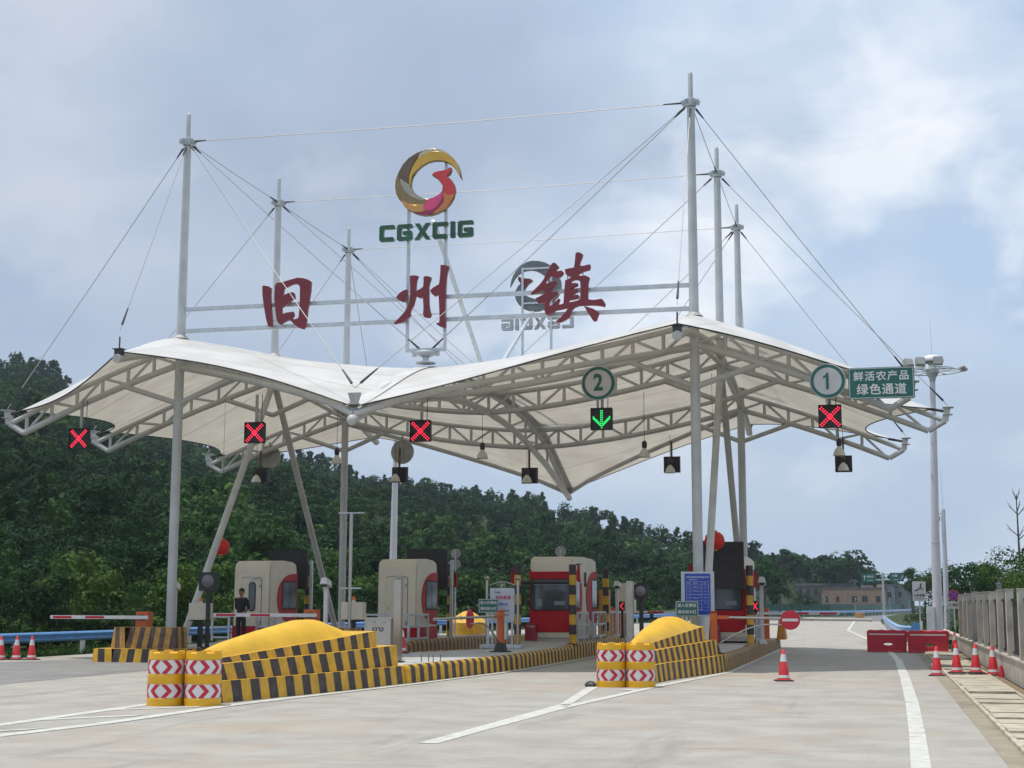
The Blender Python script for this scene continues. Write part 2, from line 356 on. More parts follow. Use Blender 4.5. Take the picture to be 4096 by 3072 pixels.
mark([[(-12.06, 14), (-11.80, 14), (-11.83, 23.2), (-12.07, 23.2)]])
bl = [(-11.45, 14.0), (-11.1, 17.2), (-10.80, 19.2), (-10.66, 23.0), (-10.42, 25.0), (-9.95, 27.6), (-9.62, 30.0), (-9.38, 32.5), (-9.05, 35.6), (-8.90, 38.5), (-8.84, 58)]
mark([[bl[k], (bl[k][0]+(.26 if bl[k][1] < 26 else .16), bl[k][1]), (bl[k+1][0]+(.26 if bl[k+1][1] < 26 else .16), bl[k+1][1]), bl[k+1]] for k in range(10)])
mark([[(-11.82, 19.5), (-10.92, 20.6), (-10.92, 20.95), (-11.82, 19.85)], [(-11.82, 21.6), (-10.85, 22.6), (-10.85, 22.9), (-11.82, 21.9)], [(-11.82, 16.9), (-11.10, 18.0), (-11.04, 18.35), (-11.82, 17.25)]])
# gutter, drain slabs and soil on the right
sheet('gutter', [(1.3, -10), (1.62, -10), (1.62, 60), (1.3, 60)], .004, G_gut)
rnd = random.Random(5); b = MB(); y = 2.0
while y < 57:
    L_ = rnd.choice([.45, .6, .8, 1.0]); dz = rnd.uniform(-.022, .022); tl = rnd.uniform(-.03, .03)
    b.box((2.06+rnd.uniform(-.01, .01), y+L_/2, .025+dz), (.88+rnd.uniform(-.05, .02), L_-rnd.choice([.03, .07, .12]), .07), Matrix.Rotation(tl, 3, 'Z')); y += L_
b.box((1.60, 29, .02), (.07, 55, .055)); b.box((2.54, 29, .02), (.07, 55, .055))
tag(b.build('drain', M['drain'], bevel=.006), kind='structure')
sheet('drain_bed', [(1.62, -10), (2.52, -10), (2.52, 60), (1.62, 60)], .006, G_gut)
sheet('soil', [(2.5, -10), (2.80, -10), (2.80, 60), (2.5, 60)], .012, G_soil)
# right-hand bank beyond the fence: gentle rise
rnd = random.Random(3); b = MB(); nx, ny = 34, 40; gv = []
def bank_z(x, y): return max(-.04, min(.55, (x-1.75)*.20))*min(1, max(0, (y-56)/8)) + .12*math.sin(x*1.3+y*.21)*math.sin(y*.33)*min(1, max(0, (x-2)/3)) - .02
for j in range(ny+1):
    for i in range(nx+1):
        x = 1.42+i*i*.035; yy = 57+j*3.4; gv.append((x - max(0, yy-90)*.012, yy, bank_z(x, yy)+rnd.uniform(-.03, .03)))
b.add(gv, [(j*(nx+1)+i, j*(nx+1)+i+1, (j+1)*(nx+1)+i+1, (j+1)*(nx+1)+i) for j in range(ny) for i in range(nx)])
o = b.build('bank', [G_grass], smooth=60, fix=False); tag(o, kind='structure')
sheet('bare_earth', [(2.7, 62), (4.6, 60), (4.8, 84), (3.3, 92), (2.6, 80)], .30, G_soil)

# ------------------------------------------------------------ hill
ridge_uv = [(-900, 1380), (-300, 1440), (0, 1480), (80, 1478), (150, 1500), (230, 1575), (400, 1650), (560, 1710), (740, 1765), (960, 1795), (1180, 1813), (1390, 1875), (1500, 1908), (1600, 1922), (1720, 1930), (1824, 1946), (1920, 1952),
            (1990, 1977), (2142, 1985), (2262, 2020), (2414, 2048), (2502, 2078), (2620, 2112), (2720, 2145), (2830, 2165), (2990, 2200), (3130, 2212), (3323, 2225), (3392, 2232), (3468, 2262), (3532, 2295), (3620, 2330), (3760, 2370), (4000, 2400), (4700, 2408)]
def interp(tab, x):
    for (a, p), (c, q) in zip(tab, tab[1:]):
        if x <= c: return p+(q-p)*max(0, (x-a))/(c-a)
    return tab[-1][1]
def dirn(u):
    r = FW + RR*((u-2048)/F); r = r - UP*(((2416-1536)/F)); r.z = 0; return r.normalized()
foot_t = [(-900, 62), (0, 62), (900, 70), (1300, 92), (2000, 120), (2600, 160), (3000, 185), (3300, 330), (4700, 330)]
rdist_t = [(-900, 430), (0, 420), (800, 400), (1500, 370), (2500, 330), (3000, 300), (3140, 300), (3300, 380), (4700, 400)]
TH = 6.5
def ridge_h(u):
    rd = interp(rdist_t, u); return max(0, CAMH + (2416-interp(ridge_uv, u))/5805*rd*.985 - TH*.80)
def hill_h(u, r):
    r0 = interp(foot_t, u); r1 = interp(rdist_t, u); H = ridge_h(u)
    if r <= r0: return -.06 - min(1.0, (r0-r)*0.0)
    t = (r-r0)/(r1-r0)
    n = 3.2*math.sin(u*.0063+r*.021)*math.sin(r*.045+u*.0021) + 1.6*math.sin(u*.019-r*.06)
    if t <= 1: return H*(t**1.12) + n*min(1, t*3)*(1-t)*min(1, H/20) - .06*(1-t)
    return H*max(-.02, 1-(t-1)*1.6)
b = MB(); us = [-900+i*56 for i in range(101)]; ts = [i/34*1.5 for i in range(35)]; gv = []
for u in us:
    d = dirn(u); r0 = interp(foot_t, u); r1 = interp(rdist_t, u)
    for t in ts:
        r = r0+(r1-r0)*t; p = d*r; gv.append((p.x, p.y, hill_h(u, r)-.01))
n_ = len(ts); b.add(gv, [(i*n_+j, (i+1)*n_+j, (i+1)*n_+j+1, i*n_+j+1) for i in range(len(us)-1) for j in range(n_-1)])
G_hill = ground_mat('hill_undergrowth', ((.018, .034, .011), (.035, .06, .018), (.055, .05, .025)), .12, bump=0)
tag(b.build('hill', G_hill, smooth=80, fix=False), kind='structure')

# ------------------------------------------------------------ foliage
def leaf_mat(name, c0, c1, c2):
    m, t, p = nodes_of(name); n = t.nodes; l = t.links
    p.inputs['Roughness'].default_value = .75; p.inputs['Specular IOR Level'].default_value = .12
    a = n.new('ShaderNodeAttribute'); a.attribute_name = 'tone'
    r = n.new('ShaderNodeValToRGB'); e = r.color_ramp.elements; e.new(.5); e[0].position = .0; e[1].position = .5; e[2].position = 1
    for i, c in enumerate((c0, c1, c2)): e[i].color = (*c, 1)
    l.new(a.outputs['Fac'], r.inputs[0]); l.new(r.outputs[0], p.inputs['Base Color'])
    tr = n.new('ShaderNodeBsdfTranslucent'); l.new(r.outputs[0], tr.inputs[0]); ms = n.new('ShaderNodeMixShader'); ms.inputs[0].default_value = .25
    l.new(p.outputs[0], ms.inputs[1]); l.new(tr.outputs[0], ms.inputs[2]); l.new(ms.outputs[0], n['Material Output'].inputs[0]); return m
LM = dict(dark=leaf_mat('dark_foliage', (.009, .027, .010), (.018, .048, .015), (.038, .088, .024)),
          mid=leaf_mat('mid_green_foliage', (.016, .042, .011), (.034, .080, .018), (.068, .14, .030)),
          light=leaf_mat('light_green_foliage', (.038, .078, .016), (.075, .135, .026), (.13, .20, .040)))
bark = mat('tree_bark', (.10, .085, .07), .9, 0, .3, 8, bump=.5)
def crown(rng, h, kind, nleaf, ls):
    """leaf quads of a tree of height h with its base at the origin: returns (n,4,3) quads and per-quad tones"""
    lobes = []
    if kind == 'pine':            # upright, layered crown with gaps
        for k in range(9):
            t = k/8; zz = h*(.32+.62*t); rr_ = h*(.24-.15*t)*rng.uniform(.7, 1.25); an = rng.uniform(0, 6.28)
            lobes.append((np.array([math.cos(an)*rr_*.6, math.sin(an)*rr_*.6, zz]), np.array([rr_*.8, rr_*.8, h*.09])))
    elif kind == 'gum':           # tall thin stem, clumps held high
        for k in range(8):
            an = rng.uniform(0, 6.28); q = rng.uniform(.1, 1)*h*.24; lobes.append((np.array([math.cos(an)*q, math.sin(an)*q, h*rng.uniform(.55, .95)]), np.array([h*.13, h*.13, h*.08])*rng.uniform(.7, 1.2)))
    elif kind == 'bamboo':
        for k in range(14):
            an = rng.uniform(0, 6.28); q = rng.uniform(.1, 1)*h*.42; lobes.append((np.array([math.cos(an)*q, math.sin(an)*q, h*rng.uniform(.25, .93)*(1-.25*q/h)]), np.array([h*.15, h*.15, h*.13])*rng.uniform(.6, 1.2)))
    elif kind == 'bush':
        for k in range(6):
            an = rng.uniform(0, 6.28); q = rng.uniform(0, 1)*h*.5; lobes.append((np.array([math.cos(an)*q, math.sin(an)*q, h*rng.uniform(.3, .7)]), np.array([h*.4, h*.4, h*.3])*rng.uniform(.6, 1.1)))
    else:                         # broad
        for k in range(9):
            an = rng.uniform(0, 6.28); q = rng.uniform(.15, 1)*h*.30; lobes.append((np.array([math.cos(an)*q, math.sin(an)*q, h*rng.uniform(.42, .88)]), np.array([h*.20, h*.20, h*.14])*rng.uniform(.7, 1.25)))
    per = max(3, nleaf//len(lobes)); P = []; Tn = []; Nn = []
    for c, r in lobes:
        v = rng.normal(size=(per, 3)); v /= np.linalg.norm(v, axis=1)[:, None]; rad = rng.uniform(.55, 1.08, size=(per, 1))
        P.append(c+v*rad*r); Nn.append(v); Tn.append(np.clip(rng.normal(.42, .10, per)+rng.uniform(-.14, .14), 0, 1))
    P = np.concatenate(P); Tn = np.concatenate(Tn); n = len(P); nn = np.concatenate(Nn)+np.array([0, 0, .25])+rng.normal(size=(n, 3))*.30; nn /= np.linalg.norm(nn, axis=1)[:, None]
    a = rng.normal(size=(n, 3)); a -= nn*(a*nn).sum(1)[:, None]; a /= np.linalg.norm(a, axis=1)[:, None]; b_ = np.cross(nn, a)
    s = ls*rng.uniform(.6, 1.35, size=(n, 1)); a *= s; b_ *= s*.62
    return np.stack([P-a, P-b_*.8+a*.1, P+a, P+b_], axis=1), Tn
def quads_mesh(name, Q, T, m):
    n = len(Q); me = bpy.data.meshes.new(name); me.vertices.add(n*4); me.vertices.foreach_set('co', Q.reshape(-1).astype(np.float32))
    me.loops.add(n*4); me.loops.foreach_set('vertex_index', np.arange(n*4, dtype=np.int32)); me.polygons.add(n)
    me.polygons.foreach_set('loop_start', np.arange(0, n*4, 4, dtype=np.int32)); me.polygons.foreach_set('loop_total', np.full(n, 4, dtype=np.int32))
    at_ = me.attributes.new('tone', 'FLOAT', 'FACE'); at_.data.foreach_set('value', T.astype(np.float32)); me.materials.append(m); me.update(); return me
def trunk_mesh(name, rng, h, kind):
    b = MB(); top = h*(.9 if kind in ('pine', 'gum') else .6); r = h*.022+.03
    pts = [(0, 0, -.4)]+[(rng.uniform(-.02, .02)*h, rng.uniform(-.02, .02)*h, top*k/4) for k in range(1, 5)]
    b.tube(pts, [r*1.2, r, r*.8, r*.6, r*.25], 6)
    for k in range(5):
        an = rng.uniform(0, 6.28); z_ = top*rng.uniform(.45, .9); q = h*rng.uniform(.12, .24); b.tube([(0, 0, z_), (math.cos(an)*q*.6, math.sin(an)*q*.6, z_+q*.35), (math.cos(an)*q, math.sin(an)*q, z_+q*.8)], [r*.45, r*.3, r*.12], 5)
    return b
_tree = {}
def tree(kind, m, h, nleaf, ls, seed, loc, rz, name, label, cat, group=None, scale=1):
    key = (kind, m, h, nleaf, seed)
    t = thing(name, label, cat, loc, rz, group); t.scale = (scale,)*3
    if key not in _tree:
        rng = np.random.default_rng(seed); Q, T = crown(rng, h, kind, nleaf, ls)
        tm = trunk_mesh('trunk', rng, h, kind).build('trunk', bark); me = quads_mesh('crown', Q, T, LM[m]); _tree[key] = (me, tm.data); bpy.data.objects.remove(tm)
    for nm, me in zip(('crown', 'trunk'), _tree[key]):
        o = bpy.data.objects.new(nm, me); C.objects.link(o); o.parent = t
    return t
# the wood that covers the hill: one mass
rng = np.random.default_rng(11); protos = {}
kinds = ['broad', 'pine', 'broad', 'gum', 'bush', 'broad', 'pine']
for li, nl in enumerate((760, 340, 170)):
    for k, kd in enumerate(kinds):
        h = {'bush': 3.2}.get(kd, TH); ls = (.21, .33, .46)[li]
        protos[(li, k)] = crown(np.random.default_rng(40+k), h, kd, int(nl*(.5 if kd == 'bush' else 1)), ls)
acc = {'dark': ([], []), 'mid': ([], []), 'light': ([], [])}
def put(li, k, p, s, m, tv=0):
    Q, T = protos[(li, k)]; a = rng.uniform(0, 6.28); ca, sa = math.cos(a), math.sin(a)
    Rm = np.array([[ca, sa, 0], [-sa, ca, 0], [0, 0, 1.]])*s
    acc[m][0].append(Q @ Rm + np.array(p)); acc[m][1].append(np.clip(T+tv, 0, 1))
cnt = 0; r_ = 66.0
while r_ < 432:
    sp = 2.35+r_*.0062; half = 1.0
    du = sp/r_*5870; u = -850 + rng.uniform(0, du)
    while u < 3560:
        uu = u + rng.uniform(-.45, .45)*du; r = r_ + rng.uniform(-.5, .5)*sp; r0 = interp(foot_t, uu)+2; r1 = interp(rdist_t, uu)
        u += du
        if r < r0 or r > r1+3 or (uu > 3100 and r < 330): continue
        z = hill_h(uu, r); d = dirn(uu)*r; li = 0 if r < 135 else (1 if r < 235 else 2)
        patch = math.sin(uu*.004+1)*math.sin(r*.03+uu*.001)+rng.normal(0, .45)
        near_ridge = r > r1-14
        if near_ridge: k = int(rng.choice([0, 1, 2, 3, 6])); s = rng.uniform(.55, 1.05)
        elif patch > .55: k = 4; s = rng.uniform(.8, 1.5)
        else: k = int(rng.choice([0, 1, 2, 5, 6, 3], p=[.24, .14, .24, .2, .12, .06])); s = rng.uniform(.42, .86)
        if r < 95: s *= .8
        m = 'light' if (patch > 1.15 and not near_ridge) else ('mid' if patch > .15 else 'dark')
        put(li, k, (d.x, d.y, z-.3), s, m, rng.uniform(-.28, .24)); cnt += 1
    r_ += sp*.85
# band behind the houses
for r in range(318, 402, 6):
    u = 2930 + rng.uniform(0, 30)
    while u < 3640:
        k = int(rng.choice([0, 2, 3, 5, 1])); rh = CAMH+(2416-interp(ridge_uv, u))/5805*r*.985; zb = max(0, hill_h(u, r)); s = max(.6, (rh-zb)/6.5*rng.uniform(.55, .98)); d = dirn(u)*r
        put(2, k, (d.x, d.y, zb-.3), s, 'mid' if rng.uniform() < .35 else 'dark', rng.uniform(-.15, .15)); u += 42*rng.uniform(.7, 1.3)
for k in range(620):          # scrub between the guardrail and the foot of the hill
    y = rng.uniform(33, 150); x = -(28.2 if y < 70 else 28.2-(y-70)*.105)-abs(rng.normal(0, 5)); r = math.hypot(x, y)
    put(0 if r < 95 else 1, 4 if rng.uniform() < .75 else int(rng.choice([0, 2])), (x, y, -.15), rng.uniform(.22, .62), ('dark', 'mid', 'mid', 'light')[int(rng.integers(0, 4))], rng.uniform(-.2, .1))
print('hill trees', cnt)
Q = np.concatenate([q for m in ('dark', 'mid', 'light') for q in acc[m][0]]); T = np.concatenate([q for m in ('dark', 'mid', 'light') for q in acc[m][1]])
mi = np.concatenate([np.full(sum(len(q) for q in acc[m][0]), i, dtype=np.int32) for i, m in enumerate(('dark', 'mid', 'light'))])
me = quads_mesh('forest', Q, T, LM['dark']); me.materials.append(LM['mid']); me.materials.append(LM['light']); me.polygons.foreach_set('material_index', mi)
o = bpy.data.objects.new('forest', me); C.objects.link(o); tag(o, 'dense green wood covering the hillside behind the toll station', 'forest', kind='stuff'); acc = None
# trees that stand apart: on the skyline, in front of the wood, and on the right
rnd = random.Random(21)
sky_u = [(25, 1462, 'pine'), (95, 1470, 'gum'), (165, 1485, 'gum'), (225, 1545, 'pine'), (1180, 1800, 'pine'), (1390, 1868, 'pine'), (1505, 1902, 'broad'), (1716, 1922, 'broad'), (1900, 1945, 'pine'), (2140, 1972, 'broad'), (2262, 2008, 'broad'), (2400, 2030, 'gum'), (2440, 2036, 'gum'),
         (2505, 2068, 'pine'), (2620, 2100, 'broad'), (2762, 2124, 'gum'), (3030, 2168, 'gum'), (3140, 2200, 'gum'), (3200, 2204, 'broad'), (3315, 2200, 'gum'), (3395, 2206, 'broad')]
sky_l = ['first pine at the far left end of the hill skyline', 'second skyline tree from the left edge', 'third skyline tree from the left edge', 'skyline tree above the left canopy tip at the foot of its cable', 'skyline tree seen between the slanting struts under the canopy', 'skyline tree right beside the rear left mast under the canopy', 'rounded skyline tree left of the round sign back', 'rounded skyline tree right of the round sign back',
 'pointed skyline tree halfway between the pale pole and the middle signal back', 'skyline tree below the middle black signal back', 'skyline tree just left of the low rear canopy tip', 'open skyline tree right under the right side of the low rear canopy tip', 'open skyline tree just right of the low rear canopy tip', 'skyline pine above the red fronted booth, right part', 'rounded skyline tree above the far end of the red fronted booth',
 'open tall skyline tree just left of the front right mast', 'feathery skyline tree just right of the rear right mast', 'feathery skyline tree above the no entry disc, left part', 'rounded skyline tree behind the grey houses', 'feathery skyline tree behind the pink brick house, left part', 'broad feathery skyline tree behind the pink brick house']
for i, (u, v, kd) in enumerate(sky_u):
    rd = interp(rdist_t, u)-10 if u < 3000 else 300+rnd.uniform(0, 20)
    d = dirn(u)*rd; top = CAMH+(2416-v)/5805*rd*.985; zb = hill_h(u, rd); h = max(5, top-zb)
    tree(kd, 'dark' if i % 3 else 'mid', 8.0, 520, .34, 300+i % 6, (d.x, d.y, zb-.2), rnd.uniform(0, 6), 'ridge_tree', sky_l[i], 'tree', 'trees along the skyline of the hill', h/8.0)
for i, (u, v, vb, r, kd, m, lab) in enumerate([
    (330, 2060, 2470, 70, 'bamboo', 'dark', 'largest dark bushy tree left of the tall mast behind the blue guardrail'),
    (130, 2180, 2470, 66, 'bamboo', 'dark', 'dark bushy tree near the left edge behind the blue guardrail'),
    (520, 2170, 2470, 74, 'bamboo', 'dark', 'dark feathery tree just left of the front left mast'),
    (10, 2330, 2470, 58, 'broad', 'mid', 'lower green bush at the far left edge behind the guardrail'),
    (540, 2370, 2500, 57, 'bush', 'mid', 'light green shrub behind the left barrier arm cabinet'),
    (230, 2400, 2500, 55, 'bush', 'dark', 'small dark shrub above the left barrier arm'),
    (820, 2270, 2480, 80, 'broad', 'mid', 'green tree behind the round signal lamp on the left island'),
    (1330, 2260, 2480, 96, 'broad', 'dark', 'dark tree between the two left toll booths'),
    (1420, 2330, 2480, 98, 'bush', 'mid', 'green shrub left of the second toll booth'),
    (2150, 2290, 2470, 130, 'broad', 'mid', 'green tree left of the red fronted booth'),
    (2480, 2250, 2470, 150, 'broad', 'mid', 'green tree right of the red fronted booth'),
    (2640, 2300, 2460, 160, 'broad', 'dark', 'dark tree beside the far round sign'),
    (3060, 2230, 2440, 190, 'broad', 'mid', 'tall light green tree left of the grey houses'),
    (3120, 2290, 2440, 185, 'broad', 'dark', 'dark tree directly beside the grey houses'),
    (3200, 2350, 2440, 182, 'bush', 'dark', 'dark shrub in front of the grey house wall')]):
    d = dirn(u)*r; k = r/5805*.985; zb = CAMH-(vb-2416)*k; h = (vb-v)*k
    tree(kd, m, 6.0, 1700 if r < 110 else 1000, .12 if r < 110 else .2, 60+i, (d.x, d.y, zb), i*1.3, 'tree' if kd != 'bush' else 'shrub', lab, 'tree' if kd != 'bush' else 'shrub', None, h/6.0)
right_trees = [(3652, 2279, 215, 'gum', 'mid', 'lone open tree right of the green road signs'), (3700, 2296, 180, 'broad', 'mid', 'small tree just left of the tall lamp pole'),
    (3790, 2262, 98, 'broad', 'mid', 'tree with drooping leaves between the lamp pole and camera pole'), (3822, 2245, 110, 'broad', 'dark', 'dark tree right behind the camera pole'),
    (3890, 2285, 84, 'bamboo', 'dark', 'low dark tree above the no stopping sign'), (3940, 2262, 92, 'gum', 'dark', 'open topped tree over the middle of the fence'),
    (3990, 2250, 78, 'broad', 'dark', 'dense dark tree behind the fence posts'), (4040, 2205, 74, 'broad', 'mid', 'big green tree near the right edge behind the fence'),
    (4088, 2225, 62, 'broad', 'light', 'yellow-green sunlit tree at the right edge behind the fence'), (4120, 2170, 80, 'broad', 'dark', 'tall dark tree cut by the right edge'),
    (3745, 2370, 120, 'bush', 'mid', 'green shrub at the foot of the tall lamp pole'), (3860, 2370, 78, 'bush', 'mid', 'green shrub behind the no stopping sign'),
    (3700, 2400, 100, 'bush', 'dark', 'dark shrub right of the road side safety sign'), (4180, 2260, 66, 'broad', 'mid', 'green tree just outside the right edge')]
for i, (u, v, r, kd, m, lab) in enumerate(right_trees):
    d = dirn(u)*r; h = CAMH+(2416-v)/5805*r*.985-.1
    tree(kd, m, 5.0, 2200 if r < 100 else 1200, .085 if r < 100 else .14, 130+i, (d.x, d.y, .1), i*.9, 'shrub' if kd == 'bush' else 'tree', lab, 'shrub' if kd == 'bush' else 'tree', None, h/5.0)
# bare tree at the right edge
p = at(4080, 2300, Y=78); t = thing('bare_tree', 'thin leafless tree rising above the trees at the right edge', 'tree', (p.x, 78, 0))
b = MB(); b.tube([(0, 0, 0), (.02, 0, 3.5), (0, 0, 7.2)], [.09, .07, .025], 6)
for z_, q in ((4.9, 1.0), (5.1, -.9), (5.0, .5), (6.1, .7), (6.2, -.75), (6.3, .3), (6.9, .3), (6.9, -.3)):
    b.tube([(0, 0, z_), (q*.35, q*.1, z_+.28), (q*.62, q*.25, z_+.6)], [.03, .022, .008], 5); b.tube([(q*.35, q*.1, z_+.28), (q*.6, -.1, z_+.4)], [.018, .006], 5)
b.build('trunk', bark, t)
# grass tufts
rng = np.random.default_rng(9); Qs = []; Ts = []
def tuft(x, y, z, h, n=7):
    for k in range(n):
        a = rng.uniform(0, 6.28); l = rng.uniform(.3, 1)*h; dx, dy = math.cos(a)*l*.6, math.sin(a)*l*.6; wx, wy = -math.sin(a)*.02, math.cos(a)*.02
        Qs.append([[x-wx, y-wy, z], [x+wx, y+wy, z], [x+dx*.6+wx, y+dy*.6+wy, z+l*.8], [x+dx, y+dy, z+l]]); Ts.append(rng.uniform(.2, 1))
for k in range(2600): x = -25.65-abs(rng.normal(0, 2.0)); tuft(x, rng.uniform(33, 66), -.05, rng.uniform(.06, .28))
for k in range(900): x = 1.5+abs(rng.normal(0, 1.4)); y = rng.uniform(57, 110); tuft(x-max(0, y-90)*.012, y, bank_z(x, y)-.02, rng.uniform(.06, .3))
me = quads_mesh('grass', np.array(Qs), np.array(Ts), LM['mid']); o = bpy.data.objects.new('grass', me); C.objects.link(o); tag(o, 'short green grass along both road verges', 'grass', kind='stuff')
# ------------------------------------------------------------ toll canopy
XL, XR, XM = -20.61, -4.76, -12.69
RY = [40.9, 48.2, 55.55]
BOT = [8.95, 9.5, 8.95]; TOPM = [9.52, 10.12, 9.52]; MIDB = [7.70, 8.15, 7.70]; MIDT = [8.36, 8.78, 8.36]
TIPL = [-26.4, -27.55, -26.5]; TIPR = [1.05, 2.3, 1.15]; TIPZ = [7.25, 7.45, 7.30]
canopy = thing('toll_canopy', 'white tensile membrane canopy on tubular trusses and masts spanning all toll lanes', 'canopy', (XM, 48.2, 0))
def zc(lo, hi, f, p=1.6): return lo+(hi-lo)*abs(f)**p
def chord(i, top, n=9):
    """points of a truss chord from left tip to right tip"""
    y = RY[i]; zm, zmid = (TOPM[i], MIDT[i]) if top else (BOT[i], MIDB[i]); pts = []
    le, re = (TIPL[i], TIPR[i]) if top else (TIPL[i]+.52, TIPR[i]-.52); ze = TIPZ[i] if top else TIPZ[i]-.30
    for k in range(5): f = k/5; pts.append((le+(XL-le)*f, y, ze+(zm-ze)*f+.10*math.sin(math.pi*f)))
    for k in range(17):
        x = XL+(XR-XL)*k/16; pts.append((x, y, zc(zmid, zm, (x-XM)/(XR-XM))))
    for k in range(1, 6): f = 1-k/5; pts.append((re+(XR-re)*f, y, ze+(zm-ze)*f+.10*math.sin(math.pi*f)))
    return pts
def zat(ch, x):
    for a, b_ in zip(ch, ch[1:]):
        if x <= b_[0]: return a[2]+(b_[2]-a[2])*max(0, x-a[0])/(b_[0]-a[0])
    return ch[-1][2]
for i in range(3):
    T_, B_ = chord(i, True), chord(i, False); b = MB(); y = RY[i]
    b.tube(T_, .080, 10); b.tube(B_, .096, 10)
    b.tube([T_[0], B_[0]], .09, 10); b.tube([T_[-1], B_[-1]], .09, 10)
    for x0, x1, n in ((TIPL[i]+.6, XL, 6), (XL, XM, 9), (XM, XR, 9), (XR, TIPR[i]-.6, 6)):
        st = (x1-x0)/n
        for k in range(n):
            xa = x0+st*k
            if abs(xa-XL) > .2 and abs(xa-XR) > .2: b.tube([(xa, y, zat(B_, xa)), (xa, y, zat(T_, xa))], .056, 8)
            up_ = (k % 2 == 0); xb = xa+st
            b.tube([(xa, y, zat(B_, xa) if up_ else zat(T_, xa)), (xb, y, zat(T_, xb) if up_ else zat(B_, xb))], .045, 8)
    for xm in (XL, XR):         # knee braces below the truss
        for s_ in (-1, 1): xe = xm+s_*1.86; b.tube([(xm, y, BOT[i]-1.22), (xe, y, zat(B_, xe))], .085, 10)
    tr = b.build('truss', M['steel'], canopy, smooth=45, world=True)
    for e, s_ in ((T_[0], -1), (T_[-1], 1)):
        bb = MB(); ex, ey, ez = e; bb.bar((ex, ey, ez), (ex+s_*.08, ey, ez+.42), .20, .16, up=(0, 1, 0)); bb.box((ex+s_*.10, ey, ez+.43), (.34, .34, .025)); bb.box((ex+s_*.08, ey, ez+.20), (.30, .26, .02))
        pb = bb.build('tip_bracket', M['steel'], tr, world=True)
        bb = MB(); bb.tube([(ex+s_*.05, ey, ez+.30), (ex-s_*.55, ey, ez+.42)], .045, 8); bb.build('turnbuckle', M['dark'], tr, world=True)
# valley arch (longitudinal truss in the middle)
b = MB()
lowc = [(34.72, 6.28), (36.5, 6.85), (39.1, 7.38), (42.7, 7.93), (45.2, 8.12), (48.2, 8.16), (51.2, 8.02), (53.7, 7.76), (57.5, 7.15), (61.8, 6.20)]
hic = [(34.9, 6.34), (37.2, 7.45), (39.9, 8.22), (42.7, 8.58), (45.2, 8.74), (48.2, 8.80), (51.2, 8.74), (53.7, 8.55), (57.5, 7.95), (61.6, 6.28)]
b.tube([(XM, y, z) for y, z in lowc], [.12, .12]+[.115]*6+[.12, .12], 12); b.tube([(XM, y, z) for y, z in hic], .08, 8)
for (y0, za), (y1, zb) in zip(lowc[1:-1], hic[1:-1]): b.tube([(XM, y0, za), (XM, y1, zb)], .05, 7)
for (y0, za), (y1, zb) in zip(lowc[1:-2], hic[2:-1]): b.tube([(XM, y0, za), (XM, y1, zb)], .045, 7)
b.lathe([(0, -.14), (.08, -.12), (.12, -.06), (.135, 0), (.12, .06), (.08, .12), (0, .14)], (XM, 34.68, 6.25), 14, cap=False)
b.lathe([(0, -.14), (.08, -.12), (.12, -.06), (.135, 0), (.12, .06), (.08, .12), (0, .14)], (XM, 61.84, 6.18), 14, cap=False)
arch = b.build('valley_arch', M['steel'], canopy, smooth=45, world=True)
for y, z in ((34.85, 6.7), (61.65, 6.6)):
    b = MB(); b.box((XM, y, z+.14), (.18, .10, .26), top=(.34, .10)); b.box((XM, y, z-.06), (.12, .13, .22)); b.box((XM, y, z-.02), (.26, .24, .04)); b.build('valley_bracket', M['signback'], arch, world=True)
# ridge tubes
RID = [(37.15, 8.72), (40.9, 9.78), (48.2, 10.42), (55.55, 9.78), (59.3, 8.72)]
VAL = [(34.75, 6.60), (40.9, 8.56), (48.2, 9.00), (55.55, 8.56), (61.75, 6.50)]
def spl(tab, v, n=0):
    """smooth value along rows v in 0..4"""
    i = min(3, int(v)); t = v-i
    def g(k): k = max(0, min(4, k)); return np.array(tab[k])
    p0 = g(i-1) if i > 0 else 2*g(0)-g(1); p3 = g(i+2) if i < 3 else 2*g(4)-g(3); p1, p2 = g(i), g(i+1)
    return .5*((2*p1)+(-p0+p2)*t+(2*p0-5*p1+4*p2-p3)*t*t+(-p0+3*p1-3*p2+p3)*t**3)
for X in (XL, XR):
    b = MB(); pts = [(X, RID[0][0]-.15, 8.50), (X, 38.8, 8.93), (X, 40.9, 9.25), (X, 44.5, 9.66), (X, 48.2, 9.85), (X, 52, 9.66), (X, 55.55, 9.25), (X, 57.6, 8.93), (X, RID[4][0]+.15, 8.5)]
    b.tube(pts, [.125]+[.12]*7+[.125], 14); rt_ = b.build('ridge_tube', M['steel'], canopy, smooth=45, world=True)
    for y in (RID[0][0], RID[4][0]): b = MB(); b.box((X, y, 8.70), (.22, .18, .14)); b.box((X, y, 8.79), (.30, .26, .025)); b.tube([(X, y, 8.75), (X, y, 9.15)], .022, 8); b.build('ridge_bracket', M['dark'], rt_, world=True)
